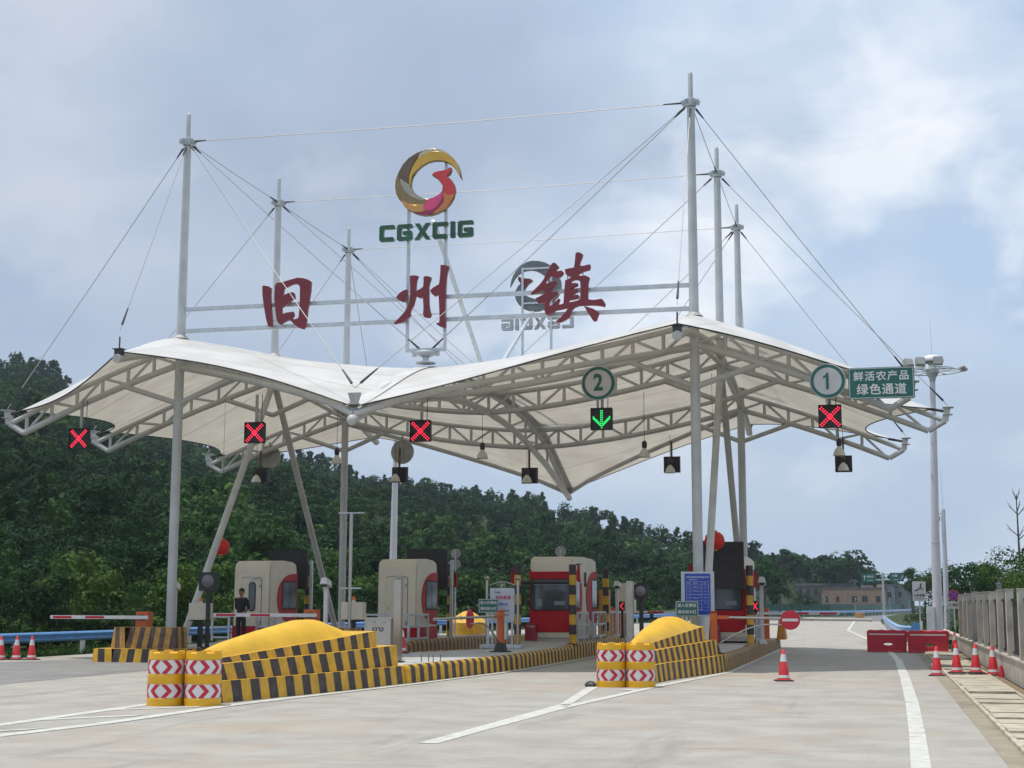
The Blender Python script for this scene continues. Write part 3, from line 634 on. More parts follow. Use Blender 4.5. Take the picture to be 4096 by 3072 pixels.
# membrane
def edgeL(v, tips, side):
    """outer boundary between truss tips, scalloped inwards; v 0..4"""
    vv = min(3, max(1, v)); i = 0 if vv < 2 else 1; t = vv-1-i
    if vv == 3: i, t = 1, 1
    x = tips[i]+(tips[i+1]-tips[i])*t; z = TIPZ[i]+(TIPZ[i+1]-TIPZ[i])*t+.42; y = RY[i]+(RY[i+1]-RY[i])*t
    s = math.sin(math.pi*t); q = s**.8*1.55
    return np.array([x-side*(q+.30), y, z-.02])
def Pm(u, v):
    """membrane point, u in -2..2 across (tips, ridge, valley, ridge, tips), v in 0..4 along"""
    ry, rz_ = spl(RID, v); vy, vz = spl(VAL, v)
    if abs(u) <= 1:
        s = abs(u); X = XM+(XR-XM)*u; e = 1.0+.60*min(1, v, 4-v)
        z = vz+(rz_-vz)*s**e; y = vy+(ry-vy)*s
        ed = max(0, 1-v, v-3); sg = 1 if v < 2 else -1
        y += sg*ed*.30*math.sin(math.pi*s); z += ed*(.26*math.sin(math.pi*s) if u < 0 else .16*math.sin(math.pi*s)*s)+(.12*ed*s*s if u > 0 else 0)
        fr_ = v-int(v); z -= .10*math.sin(math.pi*fr_)*(1 if 1 <= v < 3 else .3)
        return (X, y, z)
    s = abs(u)-1; side = 1 if u > 0 else -1; X0 = XR if u > 0 else XL; E = edgeL(v, TIPR if u > 0 else TIPL, side)
    x = X0+(E[0]-X0)*s; y = ry+(E[1]-ry)*s; z = rz_+(E[2]-rz_)*s + .18*math.sin(math.pi*s)*(1-s)
    ed = max(0, 1-v, v-3); sg = 1 if v < 2 else -1
    y += sg*ed*.30*math.sin(math.pi*s); z += ed*((-.30 if u < 0 else .06)*math.sin(math.pi*s)+(.12*(1-s)**2 if u > 0 else 0))
    fr_ = v-int(v); z -= .14*math.sin(math.pi*fr_)*math.sin(math.pi*min(1, s*.9+.1))*(1 if 1 <= v < 3 else 0)
    return (x, y, z)
m, t, p = nodes_of('membrane_fabric'); n = t.nodes; l = t.links
tcm = n.new('ShaderNodeTexCoord'); nz1 = n.new('ShaderNodeTexNoise'); nz1.inputs['Scale'].default_value = .8; nz1.inputs['Detail'].default_value = 7; l.new(tcm.outputs['Object'], nz1.inputs[0])
rp1 = n.new('ShaderNodeValToRGB'); rp1.color_ramp.elements[0].position = .35; rp1.color_ramp.elements[1].position = .6; rp1.color_ramp.elements[0].color = (.70, .69, .67, 1); rp1.color_ramp.elements[1].color = (.82, .82, .81, 1); l.new(nz1.outputs[0], rp1.inputs[0])
uvn = n.new('ShaderNodeUVMap'); spx = n.new('ShaderNodeSeparateXYZ'); l.new(uvn.outputs[0], spx.inputs[0])
pp = n.new('ShaderNodeMath'); pp.operation = 'PINGPONG'; pp.inputs[1].default_value = .5; l.new(spx.outputs[1], pp.inputs[0])
ls_ = n.new('ShaderNodeMath'); ls_.operation = 'LESS_THAN'; ls_.inputs[1].default_value = .022; l.new(pp.outputs[0], ls_.inputs[0])
ml = n.new('ShaderNodeMath'); ml.operation = 'MULTIPLY'; ml.inputs[1].default_value = .32; l.new(ls_.outputs[0], ml.inputs[0])
mx = n.new('ShaderNodeMix'); mx.data_type = 'RGBA'; l.new(ml.outputs[0], mx.inputs[0]); l.new(rp1.outputs[0], mx.inputs[6]); mx.inputs[7].default_value = (.30, .28, .25, 1)
l.new(mx.outputs[2], p.inputs['Base Color']); p.inputs['Roughness'].default_value = .45; p.inputs['Specular IOR Level'].default_value = .3
trn = n.new('ShaderNodeBsdfTranslucent'); mx2 = n.new('ShaderNodeMix'); mx2.data_type = 'RGBA'; mx2.blend_type = 'MULTIPLY'; mx2.inputs[0].default_value = 1; l.new(mx.outputs[2], mx2.inputs[6]); mx2.inputs[7].default_value = (.84, .78, .67, 1)
l.new(mx2.outputs[2], trn.inputs[0]); msh = n.new('ShaderNodeMixShader'); msh.inputs[0].default_value = .31; l.new(p.outputs[0], msh.inputs[1]); l.new(trn.outputs[0], msh.inputs[2]); l.new(msh.outputs[0], n['Material Output'].inputs[0])
M['membrane'] = m
b = MB(); us = [-2+4*i/96 for i in range(97)]; vs = [4*j/64 for j in range(65)]
b.add([Pm(u, v) for v in vs for u in us], [(j*97+i, j*97+i+1, (j+1)*97+i+1, (j+1)*97+i) for j in range(64) for i in range(96)])
mo = b.build('membrane', M['membrane'], canopy, smooth=180, world=True, fix=False)
uvl = mo.data.uv_layers.new(name='UVMap')
for lp in mo.data.loops: k = lp.vertex_index; uvl.data[lp.index].uv = (us[k % 97], vs[k//97]*3)
# hem: tube along the edge of the cloth
b = MB(); hem = [Pm(u, 0) for u in us]+[Pm(2, v) for v in vs if 1 < v < 3]+[Pm(u, 4) for u in reversed(us)]+[Pm(-2, v) for v in reversed(vs) if 1 < v < 3]
h2 = [hem[0]]
for q in hem[1:]:
    if (Vector(q)-Vector(h2[-1])).length > .03: h2.append(q)
b.tube(h2, .022, 6, closed=True); b.build('edge_cable', M['dark'], mo, smooth=60, world=True)
# welded cover strip along the valley
b = MB(); st = [Pm(0, v) for v in vs]
for a_, c_ in zip(st, st[1:]): b.face([(a_[0]-.22, a_[1], a_[2]+.035), (a_[0]+.22, a_[1], a_[2]+.035), (c_[0]+.22, c_[1], c_[2]+.035), (c_[0]-.22, c_[1], c_[2]+.035)])
b.build('valley_strip', mat('cover_strip', (.58, .57, .55), .5, 0, .1, 2), mo, world=True, fix=False)
# masts
MT, MC = 17.0, 16.06
collars = []
for X in (XL, XR):
    for i, y in enumerate(RY):
        b = MB(); zb = .36 if i != 1 else 9.3
        b.tube([(X, y, zb), (X, y, 9.6), (X, y, 15.9)], [.142, .140, .112], 18); b.tube([(X, y, 15.9), (X, y, 16.9), (X, y, 16.97), (X, y, 17.0)], [.072, .070, .055, .02], 16)
        ms = b.build('mast', M['mast'], canopy, smooth=45, world=True)
        b = MB(); b.lathe([(.112, -.13), (.15, -.10), (.155, 0), (.15, .10), (.09, .13)], (X, y, MC), 16)
        for a in range(8): an = a*math.pi/4+.3; b.bar((X+.12*math.cos(an), y+.12*math.sin(an), MC+.02), (X+.27*math.cos(an), y+.27*math.sin(an), MC-.03), .035, .13)
        b.build('collar', M['galv'], ms, smooth=40, world=True)
        if i != 1: b = MB(); b.lathe([(.24, .36), (.24, .39), (.15, .40)], (X, y, 0), 16); b.build('base_plate', M['steel'], ms, world=True)
        b = MB(); b.lathe([(.26, -.05), (.19, .0), (.15, .06)], (X, y, RID[i+1][1]+.02), 20, cap=False); b.build('membrane_collar', M['membrane'], ms, smooth=60, world=True)
        collars.append(Vector((X, y, MC)))
# V struts carrying the middle mast
for X in (XL, XR):
    for j, yy in ((0, 41.45), (2, 55.0)):
        b = MB(); b.tube([(X+.06, yy, .36), (X, 48.2, 9.5)], .112, 16); b.tube([(X+.06*.86, yy+(48.2-yy)*.145, .36+9.14*.145), (X+.06*.855, yy+(48.2-yy)*.15, .36+9.14*.15)], .120, 16); b.build('strut', M['steel'], canopy, smooth=45, world=True)
# longitudinal tie between front and rear rows at mast knees
for X in (XL, XR):
    b = MB(); b.tube([(X, 40.9, 9.05), (X, 48.2, 9.55), (X, 55.55, 9.05)], .08, 10); b.build('tie_tube', M['steel'], canopy, smooth=45, world=True)
# edge tubes from the mast heads to the valley ends
for X in (XL, XR):
    for ye, yr, z0_ in ((34.8, 40.9, 6.42), (61.7, 55.55, 6.35)):
        b = MB(); pts = []
        for k in range(9): f = k/8; pts.append((XM+(X-XM)*f, ye+(yr-ye)*f, z0_+(8.85-z0_)*(f**.82)))
        b.tube(pts, .09, 10); b.build('edge_tube', M['steel'], canopy, smooth=45, world=True)
# cables
def cable(a, c_, sock=True):
    a = Vector(a); c_ = Vector(c_); d = (c_-a); L_ = d.length; d /= L_
    b = MB(); b.tube([a, a+d*(L_*.5)-Vector((0, 0, .004*L_)), c_], .0125, 6); o = b.build('cable', M['cable'], canopy, smooth=60, world=True)
    b = MB(); b.tube([a+d*.26, a+d*.62], [.035, .020], 8); b.build('cable_socket', M['dark'], o, smooth=60, world=True)
    if sock: b = MB(); b.tube([c_-d*.8, c_-d*.2], [.020, .036], 8); b.build('cable_socket', M['dark'], o, smooth=60, world=True)
K_ = collars  # order L1 L2 L3 R1 R2 R3
vf, vb_ = (XM, 34.85, 7.1), (XM, 61.65, 7.0); mid = (XM, 48.2, 9.1)
for i in range(3):
    cable(K_[i], K_[3+i]); cable(K_[i], (TIPL[i]-.1, RY[i], TIPZ[i]+.5)); cable(K_[3+i], (TIPR[i]+.1, RY[i], TIPZ[i]+.5))
for a, c_ in ((0, 1), (1, 2), (3, 4), (4, 5)): cable(K_[a], K_[c_])
for j, X in ((0, XL), (3, XR)):
    cable(K_[j], (X, RID[0][0], 9.35)); cable(K_[j+2], (X, RID[4][0], 9.35)); cable(K_[j], vf); cable(K_[j+2], vb_)
    cable(K_[j], (XM, 40.9, 8.95)); cable(K_[j+1], mid); cable(K_[j+2], (XM, 55.55, 8.8))

# ------------------------------------------------------------ town name sign across the front masts
sign = thing('town_name_sign', 'three dark red calligraphic characters on two steel beams between the front masts', 'sign', (XM, 40.66, 10.3))
def px_loops(loops, x0, y0, s, Y): return [[(q.x, q.z) for q in (at(x0+x*s, y0+y*s, Y=Y) for x, y in lp)] for lp in loops]
for z_ in (10.66, 9.98):
    for xa, xb in ((XL+.125, -13.28), (-12.08, XR-.125)):
        b = MB(); b.bar((xa, 40.9, z_), (xb, 40.9, z_), .12, .12); b.build('beam', M['galv'], sign, world=True, bevel=.01)
b = MB()
for u0, v0, u1, v1 in ((1085, 1166, 1102, 1166), (1088, 1283, 1163, 1282), (1628, 1178, 1642, 1178), (1714, 1170, 1724, 1170), (1640, 1260, 1760, 1255), (2253, 1091, 2262, 1091), (2271, 1103, 2271, 1120), (2331, 1089, 2333, 1103), (2337, 1223, 2342, 1230), (2199, 1255, 2199, 1275)):
    b.tube([at(u0, v0, Y=40.80), at(u1, v1, Y=40.80)], .018, 6)
b.build('backing_rods', M['galv'], sign, world=True)
s_ = .18083
jiu = [[(285,530),(330,518),(400,530),(465,570),(455,700),(460,900),(480,1150),(490,1290),(490,1400),(450,1420),(410,1400),(370,1250),(335,1050),(305,850),(290,700)]]
jiu2 = [[(565,520),(600,460),(700,450),(850,405),(970,370),(1060,345),(1180,350),(1280,385),(1350,430),(1340,620),(1300,850),(1270,1050),(1250,1250),(1220,1430),(1190,1470),(1100,1445),(980,1360),(900,1270),(870,1258),(760,1310),(680,1370),(640,1345),(600,1240),(575,1050),(555,800),(560,600)],
        [(750,575),(860,520),(960,475),(1040,470),(1100,500),(1120,560),(1115,850),(1105,1050),(1090,1200),(1070,1245),(990,1265),(915,1240),(965,1190),(970,1130),(950,1095),(850,1110),(700,1150),(700,1000),(760,960),(850,900),(920,830),(990,795),(980,700),(950,665),(880,675),(760,730),(735,720),(740,620)]]
zhou = [[[(150,825),(220,740),(310,680),(380,660),(385,700),(375,780),(340,860),(330,920),(270,920),(190,870)]],
 [[(455,360),(530,345),(620,365),(610,400),(590,440),(575,560),(570,680),(590,690),(680,650),(745,600),(755,500),(755,380),(820,360),(905,390),(900,430),(865,530),(855,620),(855,780),(860,1000),(880,1120),(905,1210),(890,1265),(830,1275),(760,1255),(745,1200),(755,1050),(745,900),(740,800),(680,840),(620,815),(575,790),(550,880),(520,1000),(480,1070),(445,1150),(450,1230),(380,1300),(250,1380),(110,1415),(100,1400),(200,1300),(320,1170),(380,1080),(430,960),(455,800),(460,600),(455,450)]],
 [[(1130,120),(1210,115),(1300,150),(1295,190),(1265,260),(1245,400),(1225,650),(1215,900),(1210,1200),(1205,1340),(1225,1370),(1225,1480),(1180,1490),(1100,1460),(1040,1420),(1040,1405),(1100,1390),(1110,1300),(1100,1000),(1085,740),(1050,770),(1000,800),(940,750),(900,680),(960,620),(1095,545),(1110,450),(1125,300)]]]
zhen = [[[(690,285),(740,310),(800,380),(780,410),(740,440),(715,480),(780,475),(860,465),(905,500),(880,560),(830,600),(760,630),(700,605),(640,565),(540,660),(490,755),(560,745),(650,700),(750,685),(770,745),(720,800),(640,845),(635,930),(700,925),(765,925),(780,990),(700,1050),(640,1090),(600,1140),(580,1210),(605,1245),(650,1235),(720,1170),(800,1080),(825,1100),(800,1170),(780,1225),(850,1210),(915,1195),(930,1000),(945,800),(955,680),(1030,650),(1090,600),(1070,575),(1000,570),(965,520),(945,440),(1030,415),(1145,400),(1165,300),(1185,80),(1225,55),(1290,75),(1330,110),(1310,180),(1275,260),(1258,370),(1370,350),(1490,330),(1500,380),(1480,440),(1400,460),(1310,490),(1250,530),(1220,590),(1300,575),(1400,575),(1480,620),(1470,660),(1450,720),(1445,900),(1445,1080),(1460,1105),(1560,1110),(1650,1100),(1750,1090),(1790,1130),(1830,1210),(1810,1250),(1700,1225),(1560,1215),(1400,1220),(1250,1230),(1150,1270),(1090,1330),(1060,1400),(1040,1480),(960,1540),(860,1590),(750,1600),(860,1490),(960,1380),(1000,1320),(1020,1270),(900,1300),(740,1330),(650,1400),(570,1440),(520,1410),(495,1330),(500,1200),(505,1160),(440,1165),(370,1185),(330,1140),(305,1075),(380,1040),(470,990),(530,940),(480,900),(450,880),(400,920),(300,960),(200,980),(200,960),(300,860),(400,760),(480,650),(540,520),(600,400),(650,320)],
 [(1070,745),(1060,720),(1100,680),(1180,650),(1260,665),(1290,710),(1295,850),(1290,1000),(1280,1090),(1230,1125),(1120,1150),(1040,1165),(1015,1140),(1040,1105),(1130,1090),(1240,1065),(1250,1030),(1230,1000),(1120,1005),(1030,1020),(1045,990),(1140,970),(1215,930),(1215,880),(1180,865),(1060,885),(1065,860),(1140,820),(1215,790),(1220,750),(1180,740)]],
 [[(1380,1255),(1440,1270),(1560,1310),(1640,1355),(1690,1400),(1670,1460),(1640,1550),(1605,1575),(1570,1560),(1500,1450),(1430,1340)]]]
def character(strokes, x0, y0):
    """one character: its strokes are joined into one mesh standing on the beams"""
    bm = bmesh.new(); off = root_loc(sign)
    for st_ in strokes:
        fr = Matrix.Translation((-off.x, 40.68-off.y, -off.z)) @ Matrix.Rotation(R_(90), 4, 'X')
        me = curve_mesh('stroke', px_loops(st_, x0, y0, s_, 40.66), fr, .05, M['charred'], None, bev=.012); bm.from_mesh(me); bpy.data.meshes.remove(me)
    me = bpy.data.meshes.new('character'); bm.to_mesh(me); bm.free(); me.materials.append(M['charred']); o = bpy.data.objects.new('character', me); C.objects.link(o); o.parent = sign
character([jiu, jiu2], 1000, 1050); character(zhou, 1560, 1040); character(zhen, 2090, 1000)

# ------------------------------------------------------------ emblem signs (front and rear)
def emblem_frame(t, face):
    """t at the frame's foot (world XM, Y, z0), built as seen from its front: local x right, y depth, z up"""
    b = MB()
    for x in (-.58, .58): b.bar((x, 0, .30), (x, 0, 6.15 if x > 0 else 5.2), .085, .085)
    b.bar((-.62, 0, .34), (.62, 0, .34), .09, .10)
    if face < 0: b.bar((-.58, 0, 6.1), (.58, 0, 6.1), .07, .07); b.bar((-.58, 0, 4.7), (.58, 0, 4.7), .07, .07); b.bar((-.58, 0, 5.2), (-.58, 0, 6.1), .085, .085)
    for z_ in (3.73, 4.08): b.bar((-1.4, -.02, z_-.02), (1.4, -.02, z_+.10), .02, .02)
    b.build('frame', M['galv'], t)
    b = MB(); b.lathe([(.30, -.02), (.30, .02), (.10, .05), (.09, .16), (.24, .22), (.36, .30), (.34, .34)], (0, 0, -.05), 12)
    b.box((-.36, 0, .22), (.12, .05, .14)); b.box((.36, 0, .22), (.12, .05, .14)); b.build('bracket', M['galv'], t, smooth=40)
    b = MB(); b.bar((.15, .1, 4.3), (-.05, 6.5*1.0, .95), .11, .11); b.build('brace', M['galv'], t)
def emblem(t, world_xy, flip):
    ex, ez = world_xy
    outl = [(1470,555),(1457,470),(1420,370),(1350,270),(1250,180),(1130,120),(1020,108),(900,130),(760,180),(640,260),(540,370),(470,500),(425,620),(420,740),(440,840),(490,930),(530,960),(570,1030),(640,1095),(750,1150),(880,1180),(980,1175),(1090,1145),(1200,1090),(1290,1000),(1350,900),(1380,790),(1365,700),(1310,610),(1240,550),(1290,510),(1315,460),(1310,420),(1290,415),(1260,450),(1180,465),(1080,485),(1040,505),(1020,530),(1060,560),(1100,580),(1150,640),(1190,700),(1180,790),(1130,850),(1060,890),(960,930),(870,915),(790,880),(710,820),(665,740),(665,640),(690,550),(750,460),(840,380),(940,320),(1050,292),(1150,292),(1240,310),(1330,360),(1400,430),(1445,510)]
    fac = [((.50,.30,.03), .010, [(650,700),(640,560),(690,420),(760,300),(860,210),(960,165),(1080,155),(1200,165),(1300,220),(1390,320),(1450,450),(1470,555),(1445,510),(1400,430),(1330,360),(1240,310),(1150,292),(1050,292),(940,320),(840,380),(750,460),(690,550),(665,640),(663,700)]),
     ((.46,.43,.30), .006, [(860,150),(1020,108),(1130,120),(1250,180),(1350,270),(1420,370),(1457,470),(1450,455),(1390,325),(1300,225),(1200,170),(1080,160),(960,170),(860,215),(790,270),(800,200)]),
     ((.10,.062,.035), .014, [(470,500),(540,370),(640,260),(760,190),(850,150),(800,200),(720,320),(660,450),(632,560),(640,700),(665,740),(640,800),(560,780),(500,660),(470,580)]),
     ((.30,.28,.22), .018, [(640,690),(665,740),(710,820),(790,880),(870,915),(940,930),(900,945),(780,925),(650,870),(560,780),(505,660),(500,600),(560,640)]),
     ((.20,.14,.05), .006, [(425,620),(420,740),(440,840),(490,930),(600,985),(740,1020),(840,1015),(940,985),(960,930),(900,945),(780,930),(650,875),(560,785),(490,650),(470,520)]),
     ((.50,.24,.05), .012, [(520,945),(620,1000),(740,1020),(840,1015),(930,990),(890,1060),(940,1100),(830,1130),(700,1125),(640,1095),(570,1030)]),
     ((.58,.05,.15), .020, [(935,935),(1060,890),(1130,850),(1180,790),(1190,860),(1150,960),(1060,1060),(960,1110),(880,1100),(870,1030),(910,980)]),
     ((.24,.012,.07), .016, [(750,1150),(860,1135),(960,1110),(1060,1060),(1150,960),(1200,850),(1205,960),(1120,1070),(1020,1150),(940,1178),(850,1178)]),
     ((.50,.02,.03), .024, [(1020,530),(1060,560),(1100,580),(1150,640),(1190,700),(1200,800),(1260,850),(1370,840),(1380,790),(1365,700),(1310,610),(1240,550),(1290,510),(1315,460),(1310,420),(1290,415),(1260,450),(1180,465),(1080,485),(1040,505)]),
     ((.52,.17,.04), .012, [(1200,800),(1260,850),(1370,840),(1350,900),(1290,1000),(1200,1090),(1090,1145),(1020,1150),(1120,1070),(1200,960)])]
    def lc(poly): return [(q.x-XM, q.z-ez) for q in (at(1480+x*.2472, 570+y*.2472, Y=40.75) for x, y in poly)]
    fr = Matrix.Translation((0, -.12, 0)) @ Matrix.Rotation(R_(90), 4, 'X')
    o = curve_mesh('emblem', [lc(outl)], fr, .055, M['emgrey'] if flip else mat('bronze_emblem_body', (.20, .13, .05), .25, .5, .2, 1.2), t, bev=.02)
    if flip: curve_mesh('emblem_facet', [lc(fac[8][2][:5]+fac[8][2][-7:])], Matrix.Translation((0, -.030, 0)) @ Matrix.Rotation(R_(90), 4, 'X'), .008, M['charred'], o)
    for k, (c_, d_, poly) in enumerate(fac):
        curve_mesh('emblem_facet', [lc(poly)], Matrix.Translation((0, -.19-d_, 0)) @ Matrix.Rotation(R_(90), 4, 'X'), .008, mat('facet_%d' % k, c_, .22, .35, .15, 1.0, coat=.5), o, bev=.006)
LET = {'C': [[(0,.12),(.1,0),(.95,0),(.95,.2),(.9,.26),(.32,.26),(.28,.32),(.28,.70),(.33,.76),(1,.76),(1,.95),(.95,1),(.1,1),(0,.88)]],
 'G': [[(0,.12),(.1,0),(.88,0),(1,.1),(1,.52),(.95,.58),(.42,.58),(.38,.52),(.38,.38),(.44,.34),(.68,.34),(.68,.27),(.62,.24),(.32,.24),(.28,.3),(.28,.70),(.33,.76),(1,.76),(1,.95),(.95,1),(.1,1),(0,.88)]],
 'X': [[(0,0),(.3,0),(.5,.3),(.72,0),(1.02,0),(.66,.5),(1.0,1),(.72,1),(.5,.68),(.32,1),(0,1),(.34,.5)]], 'I': [[(0,.03),(.04,0),(.26,0),(.3,.03),(.3,.97),(.26,1),(.04,1),(0,.97)]]}
def lettering(t, back):
    x = -1.455; bm = bmesh.new()
    for ch in 'CGXCIG':
        wd = .17 if ch == 'I' else .50
        lp = [[(x+px*.475, 3.66+py*.50) for px, py in q] for q in LET[ch]]
        me = curve_mesh('l', lp, Matrix.Translation((0, -.12, 0)) @ Matrix.Rotation(R_(90), 4, 'X'), .055, M['letter'], None, bev=0); bm.from_mesh(me); bpy.data.meshes.remove(me); x += wd+.055
    me = bpy.data.meshes.new('lettering'); bm.to_mesh(me); bm.free()
    me.materials.append(M['letter']); me.materials.append(M['chrome'])
    for p_ in me.polygons: p_.material_index = 1 if (p_.center.y > -.075) else 0
    o = bpy.data.objects.new('lettering', me); C.objects.link(o); o.parent = t
e1 = thing('emblem_sign', 'gold and red bird emblem over green letters on a steel frame above the canopy', 'sign', (XM, 40.9, 8.75), 0, 'emblem signs on the canopy')
emblem_frame(e1, 1); emblem(e1, (XM, 8.75), False); lettering(e1, False)
e2 = thing('emblem_sign', 'grey back of the second emblem sign standing on the rear of the canopy', 'sign', (XM+.02, 55.55, 8.75), math.pi, 'emblem signs on the canopy')
emblem_frame(e2, -1); emblem(e2, (XM, 8.75), True); lettering(e2, True)

# ------------------------------------------------------------ things hanging from the canopy
def lane_signal(x, y, zt, kind, label, cord=True, w_=.60, zchord=7.9, face=-1):
    t = thing('lane_signal', label, 'traffic signal', (x, y, 0), 0 if face < 0 else math.pi, 'lane signals facing the camera' if face < 0 else 'lane signals facing away')
    b = MB(); b.box((0, 0, zt-w_/2), (w_, .16, w_)); b.box((0, -.10, zt+.01), (w_+.02, .10, .02)); b.box((-w_/2-.005, -.09, zt-w_/2), (.01, .08, w_)); b.box((w_/2+.005, -.09, zt-w_/2), (.01, .08, w_)); b.build('housing', M['black'], t, bevel=.008)
    b = MB(); b.bar((0, .05, zt), (0, .05, zchord), .07, .07); b.build('hanger', M['signback'] if face < 0 else mat('rusty_hanger', (.16, .10, .07), .7, .2, .3, 5), t)
    if cord: b = MB(); b.tube([(.16, .06, zt), (.17, .06, zchord)], .012, 5); b.build('power_cord', M['dark'], t)
    if kind:
        pts = []; n = 11
        if kind == 'x':
            for k in range(n):
                f = -.40+.80*k/(n-1)
                for o_ in (-.035, .035): pts += [(f+o_, f-o_), (f+o_, -f+o_)]
        else:
            for k in range(9): f = .40-.80*k/8; pts += [(-.035, f), (.035, f)] if k < 8 else [(0, f)]
            for k in range(7):
                q = .06+k*.055
                for s__ in (-1, 1): pts += [(s__*q, -.36+q*1.0), (s__*q, -.36+q*1.0+.085)]
        b = MB()
        for px, pz in pts: b.lathe([(.0, -.009), (.014, -.005), (.017, .004)], (px*w_, -.085, zt-w_/2+pz*w_), 8, axis='Y')
        b.build('red_cross' if kind == 'x' else 'green_arrow', M['ledred'] if kind == 'x' else M['ledgreen'], t)
    return t
for x, zt, kd, lab in ((-23.80, 7.0, 'x', 'leftmost black signal with a red cross hanging left of the front left mast'), (-17.95, 7.03, 'x', 'black signal with a red cross hanging in front of the left slanting struts'),
                       (-12.75, 6.95, 'x', 'black signal with a red cross hanging under the canopy valley'), (-7.39, 7.15, 'd', 'black signal with a green down arrow below the sign with number 2'), (-1.07, 7.05, 'x', 'rightmost black signal with a red cross below the sign with number 1')):
    lane_signal(x, 40.7, zt, kd, lab)
for x, lab in ((-24.15, 'leftmost black signal back at the rear left of the canopy'), (-18.22, 'black signal back right behind the lamp beside the round sign back'), (-12.93, 'black signal back below the middle of the rear truss'), (-7.38, 'black signal back left of the front right mast'), (-1.02, 'rightmost black signal back under the right wing of the canopy')):
    lane_signal(x, 55.4, {-24.15: 7.11, -18.22: 7.02, -12.93: 6.89, -7.38: 7.21, -1.02: 7.11}[x], None, lab, cord=False, zchord=7.8, face=1)
def bell(x, y, zb, ztop, label):
    t = thing('bell_lamp', label, 'lamp', (x, y, 0), 0, 'bell lamps hanging under the canopy')
    b = MB(); b.lathe([(.20, 0), (.19, .05), (.165, .14), (.12, .22), (.07, .27), (.06, .31)], (0, 0, zb), 20, cap=False); b.lathe([(.19, .012), (.12, .20), (0, .25)], (0, 0, zb), 20, cap=False); b.build('shade', M['bellglass'], t, smooth=60)
    b = MB(); b.lathe([(.05, .29), (.075, .31), (.09, .40), (.085, .50), (.04, .55)], (0, 0, zb), 14); b.build('ballast_housing', M['dark'], t, smooth=50)
    b = MB(); b.tube([(0, 0, zb+.5), (0, 0, ztop)], .009, 5); b.build('cord', M['dark'], t)
for x, y, zb, zt, lab in ((-18.17, 48.2, 6.50, 8.9, 'bell lamp hanging beside the rear left mast'), (-12.9, 48.2, 6.57, 8.15, 'bell lamp on a long cord under the middle of the canopy'), (-7.33, 48.2, 6.50, 8.7, 'bell lamp on a long cord right of the green arrow'), (-1.01, 48.2, 6.42, 8.0, 'bell lamp hanging under the right wing'),
    (-24.17, 55.0, 6.50, 8.0, 'bell lamp in front of the leftmost signal back'), (-18.27, 55.0, 6.43, 8.1, 'bell lamp in front of the signal back beside the round sign back'), (-12.94, 55.0, 6.29, 7.7, 'bell lamp in front of the middle signal back'), (-7.39, 55.0, 6.56, 8.0, 'bell lamp in front of the signal back left of the front right mast'), (-1.02, 55.0, 6.53, 8.1, 'bell lamp in front of the rightmost signal back')):
    bell(x, y, zb, zt, lab)
def disc_sign(x, y, z, r, digit, label, zt):
    t = thing('lane_number_sign', label, 'sign', (x, y, 0), 0, 'lane number signs')
    b = MB(); b.lathe([(r, -.02), (r+.012, 0), (r, .02)], (0, 0, z), 40, axis='Y'); b.build('rim', M['lightgrey'], t, smooth=40)
    b = MB(); b.lathe([(r*.97, -.026), (r*.97, -.021)], (0, 0, z), 40, axis='Y'); b.build('ring', M['green'], t)
    b = MB(); b.lathe([(r*.79, -.032), (r*.79, -.027)], (0, 0, z), 40, axis='Y'); b.build('face', M['lightgrey'], t)
    if digit == '2': text('numeral', digit, r*1.35, (0, -.036, z), M['green'], t, bold=.03, sx=.85)
    else:
        b = MB(); b.prism([(x_*r, z_*r) for x_, z_ in ((-.10, -.48), (.06, -.48), (.06, .48), (-.06, .48), (-.12, .36), (-.26, .27), (-.26, .16), (-.10, .22))], lambda x, z_, d: Vector((x, -.034-d, z+z_)), .006); b.build('numeral', M['green'], t)
    b = MB(); b.bar((-.04, .05, z-r-.15), (-.04, .05, z+.3), .06, .06); b.bar((-.04, .05, z+.1), (-.04, 40.85-y, z+.15), .05, .05); b.bar((-.04, 40.7-y, z-r-.2), (-.04, 40.7-y, zt-.4), .06, .06); b.build('hanger', M['signback'], t)
disc_sign(-7.47, 40.6, 7.88, .485, '2', 'round lane sign showing a 2 above the green arrow signal', 8.6)
disc_sign(-1.085, 39.9, 7.62, .467, '1', 'round lane sign showing a 1 beside the green rectangular sign', 8.3)
t = thing('green_channel_sign', 'green rectangular sign with two rows of white characters right of the number 1', 'sign', (.31, 39.85, 7.52))
b = MB(); b.box((0, 0, 0), (1.71, .05, .84)); b.build('panel', M['green'], t, bevel=.006)
b = MB()
for s__ in (-1, 1): b.box((0, -.028, s__*.395), (1.66, .006, .014)); b.box((s__*.823, -.028, 0), (.014, .006, .78))
b.build('border', M['white'], t)
text('writing', '鲜活农产品', .27, (0, -.030, .17), M['white'], t, bold=.018, sx=1.0, spacing=1.18); text('writing', '绿色通道', .31, (0, -.030, -.19), M['white'], t, bold=.018, spacing=1.12)
b = MB()
for x in (-.6, .5): b.bar((x, .06, .1), (x, 1.0, .15), .05, .05)
b.build('hanger', M['signback'], t)
def back_disc(x, y, z, r, label, ztop):
    t = thing('round_sign', label, 'sign', (x, y, 0), 0, 'round signs seen from behind')
    b = MB(); b.lathe([(r, -.01), (r, .01)], (0, 0, z), 32, axis='Y'); b.build('plate', M['signback'], t)
    b = MB(); b.bar((0, -.03, z-.1), (0, -.03, ztop), .05, .04); b.bar((-r*.8, -.03, z+r*.5), (r*.8, -.03, z+r*.5), .03, .03); b.bar((-r*.5, -.03, z-r*.4), (r*.5, -.03, z-r*.4), .03, .03); b.build('hanger', M['signback'], t)
back_disc(-18.25, 55.8, 7.67, .48, 'grey back of a round sign hanging beside the thin cord near the red cross', 8.4)
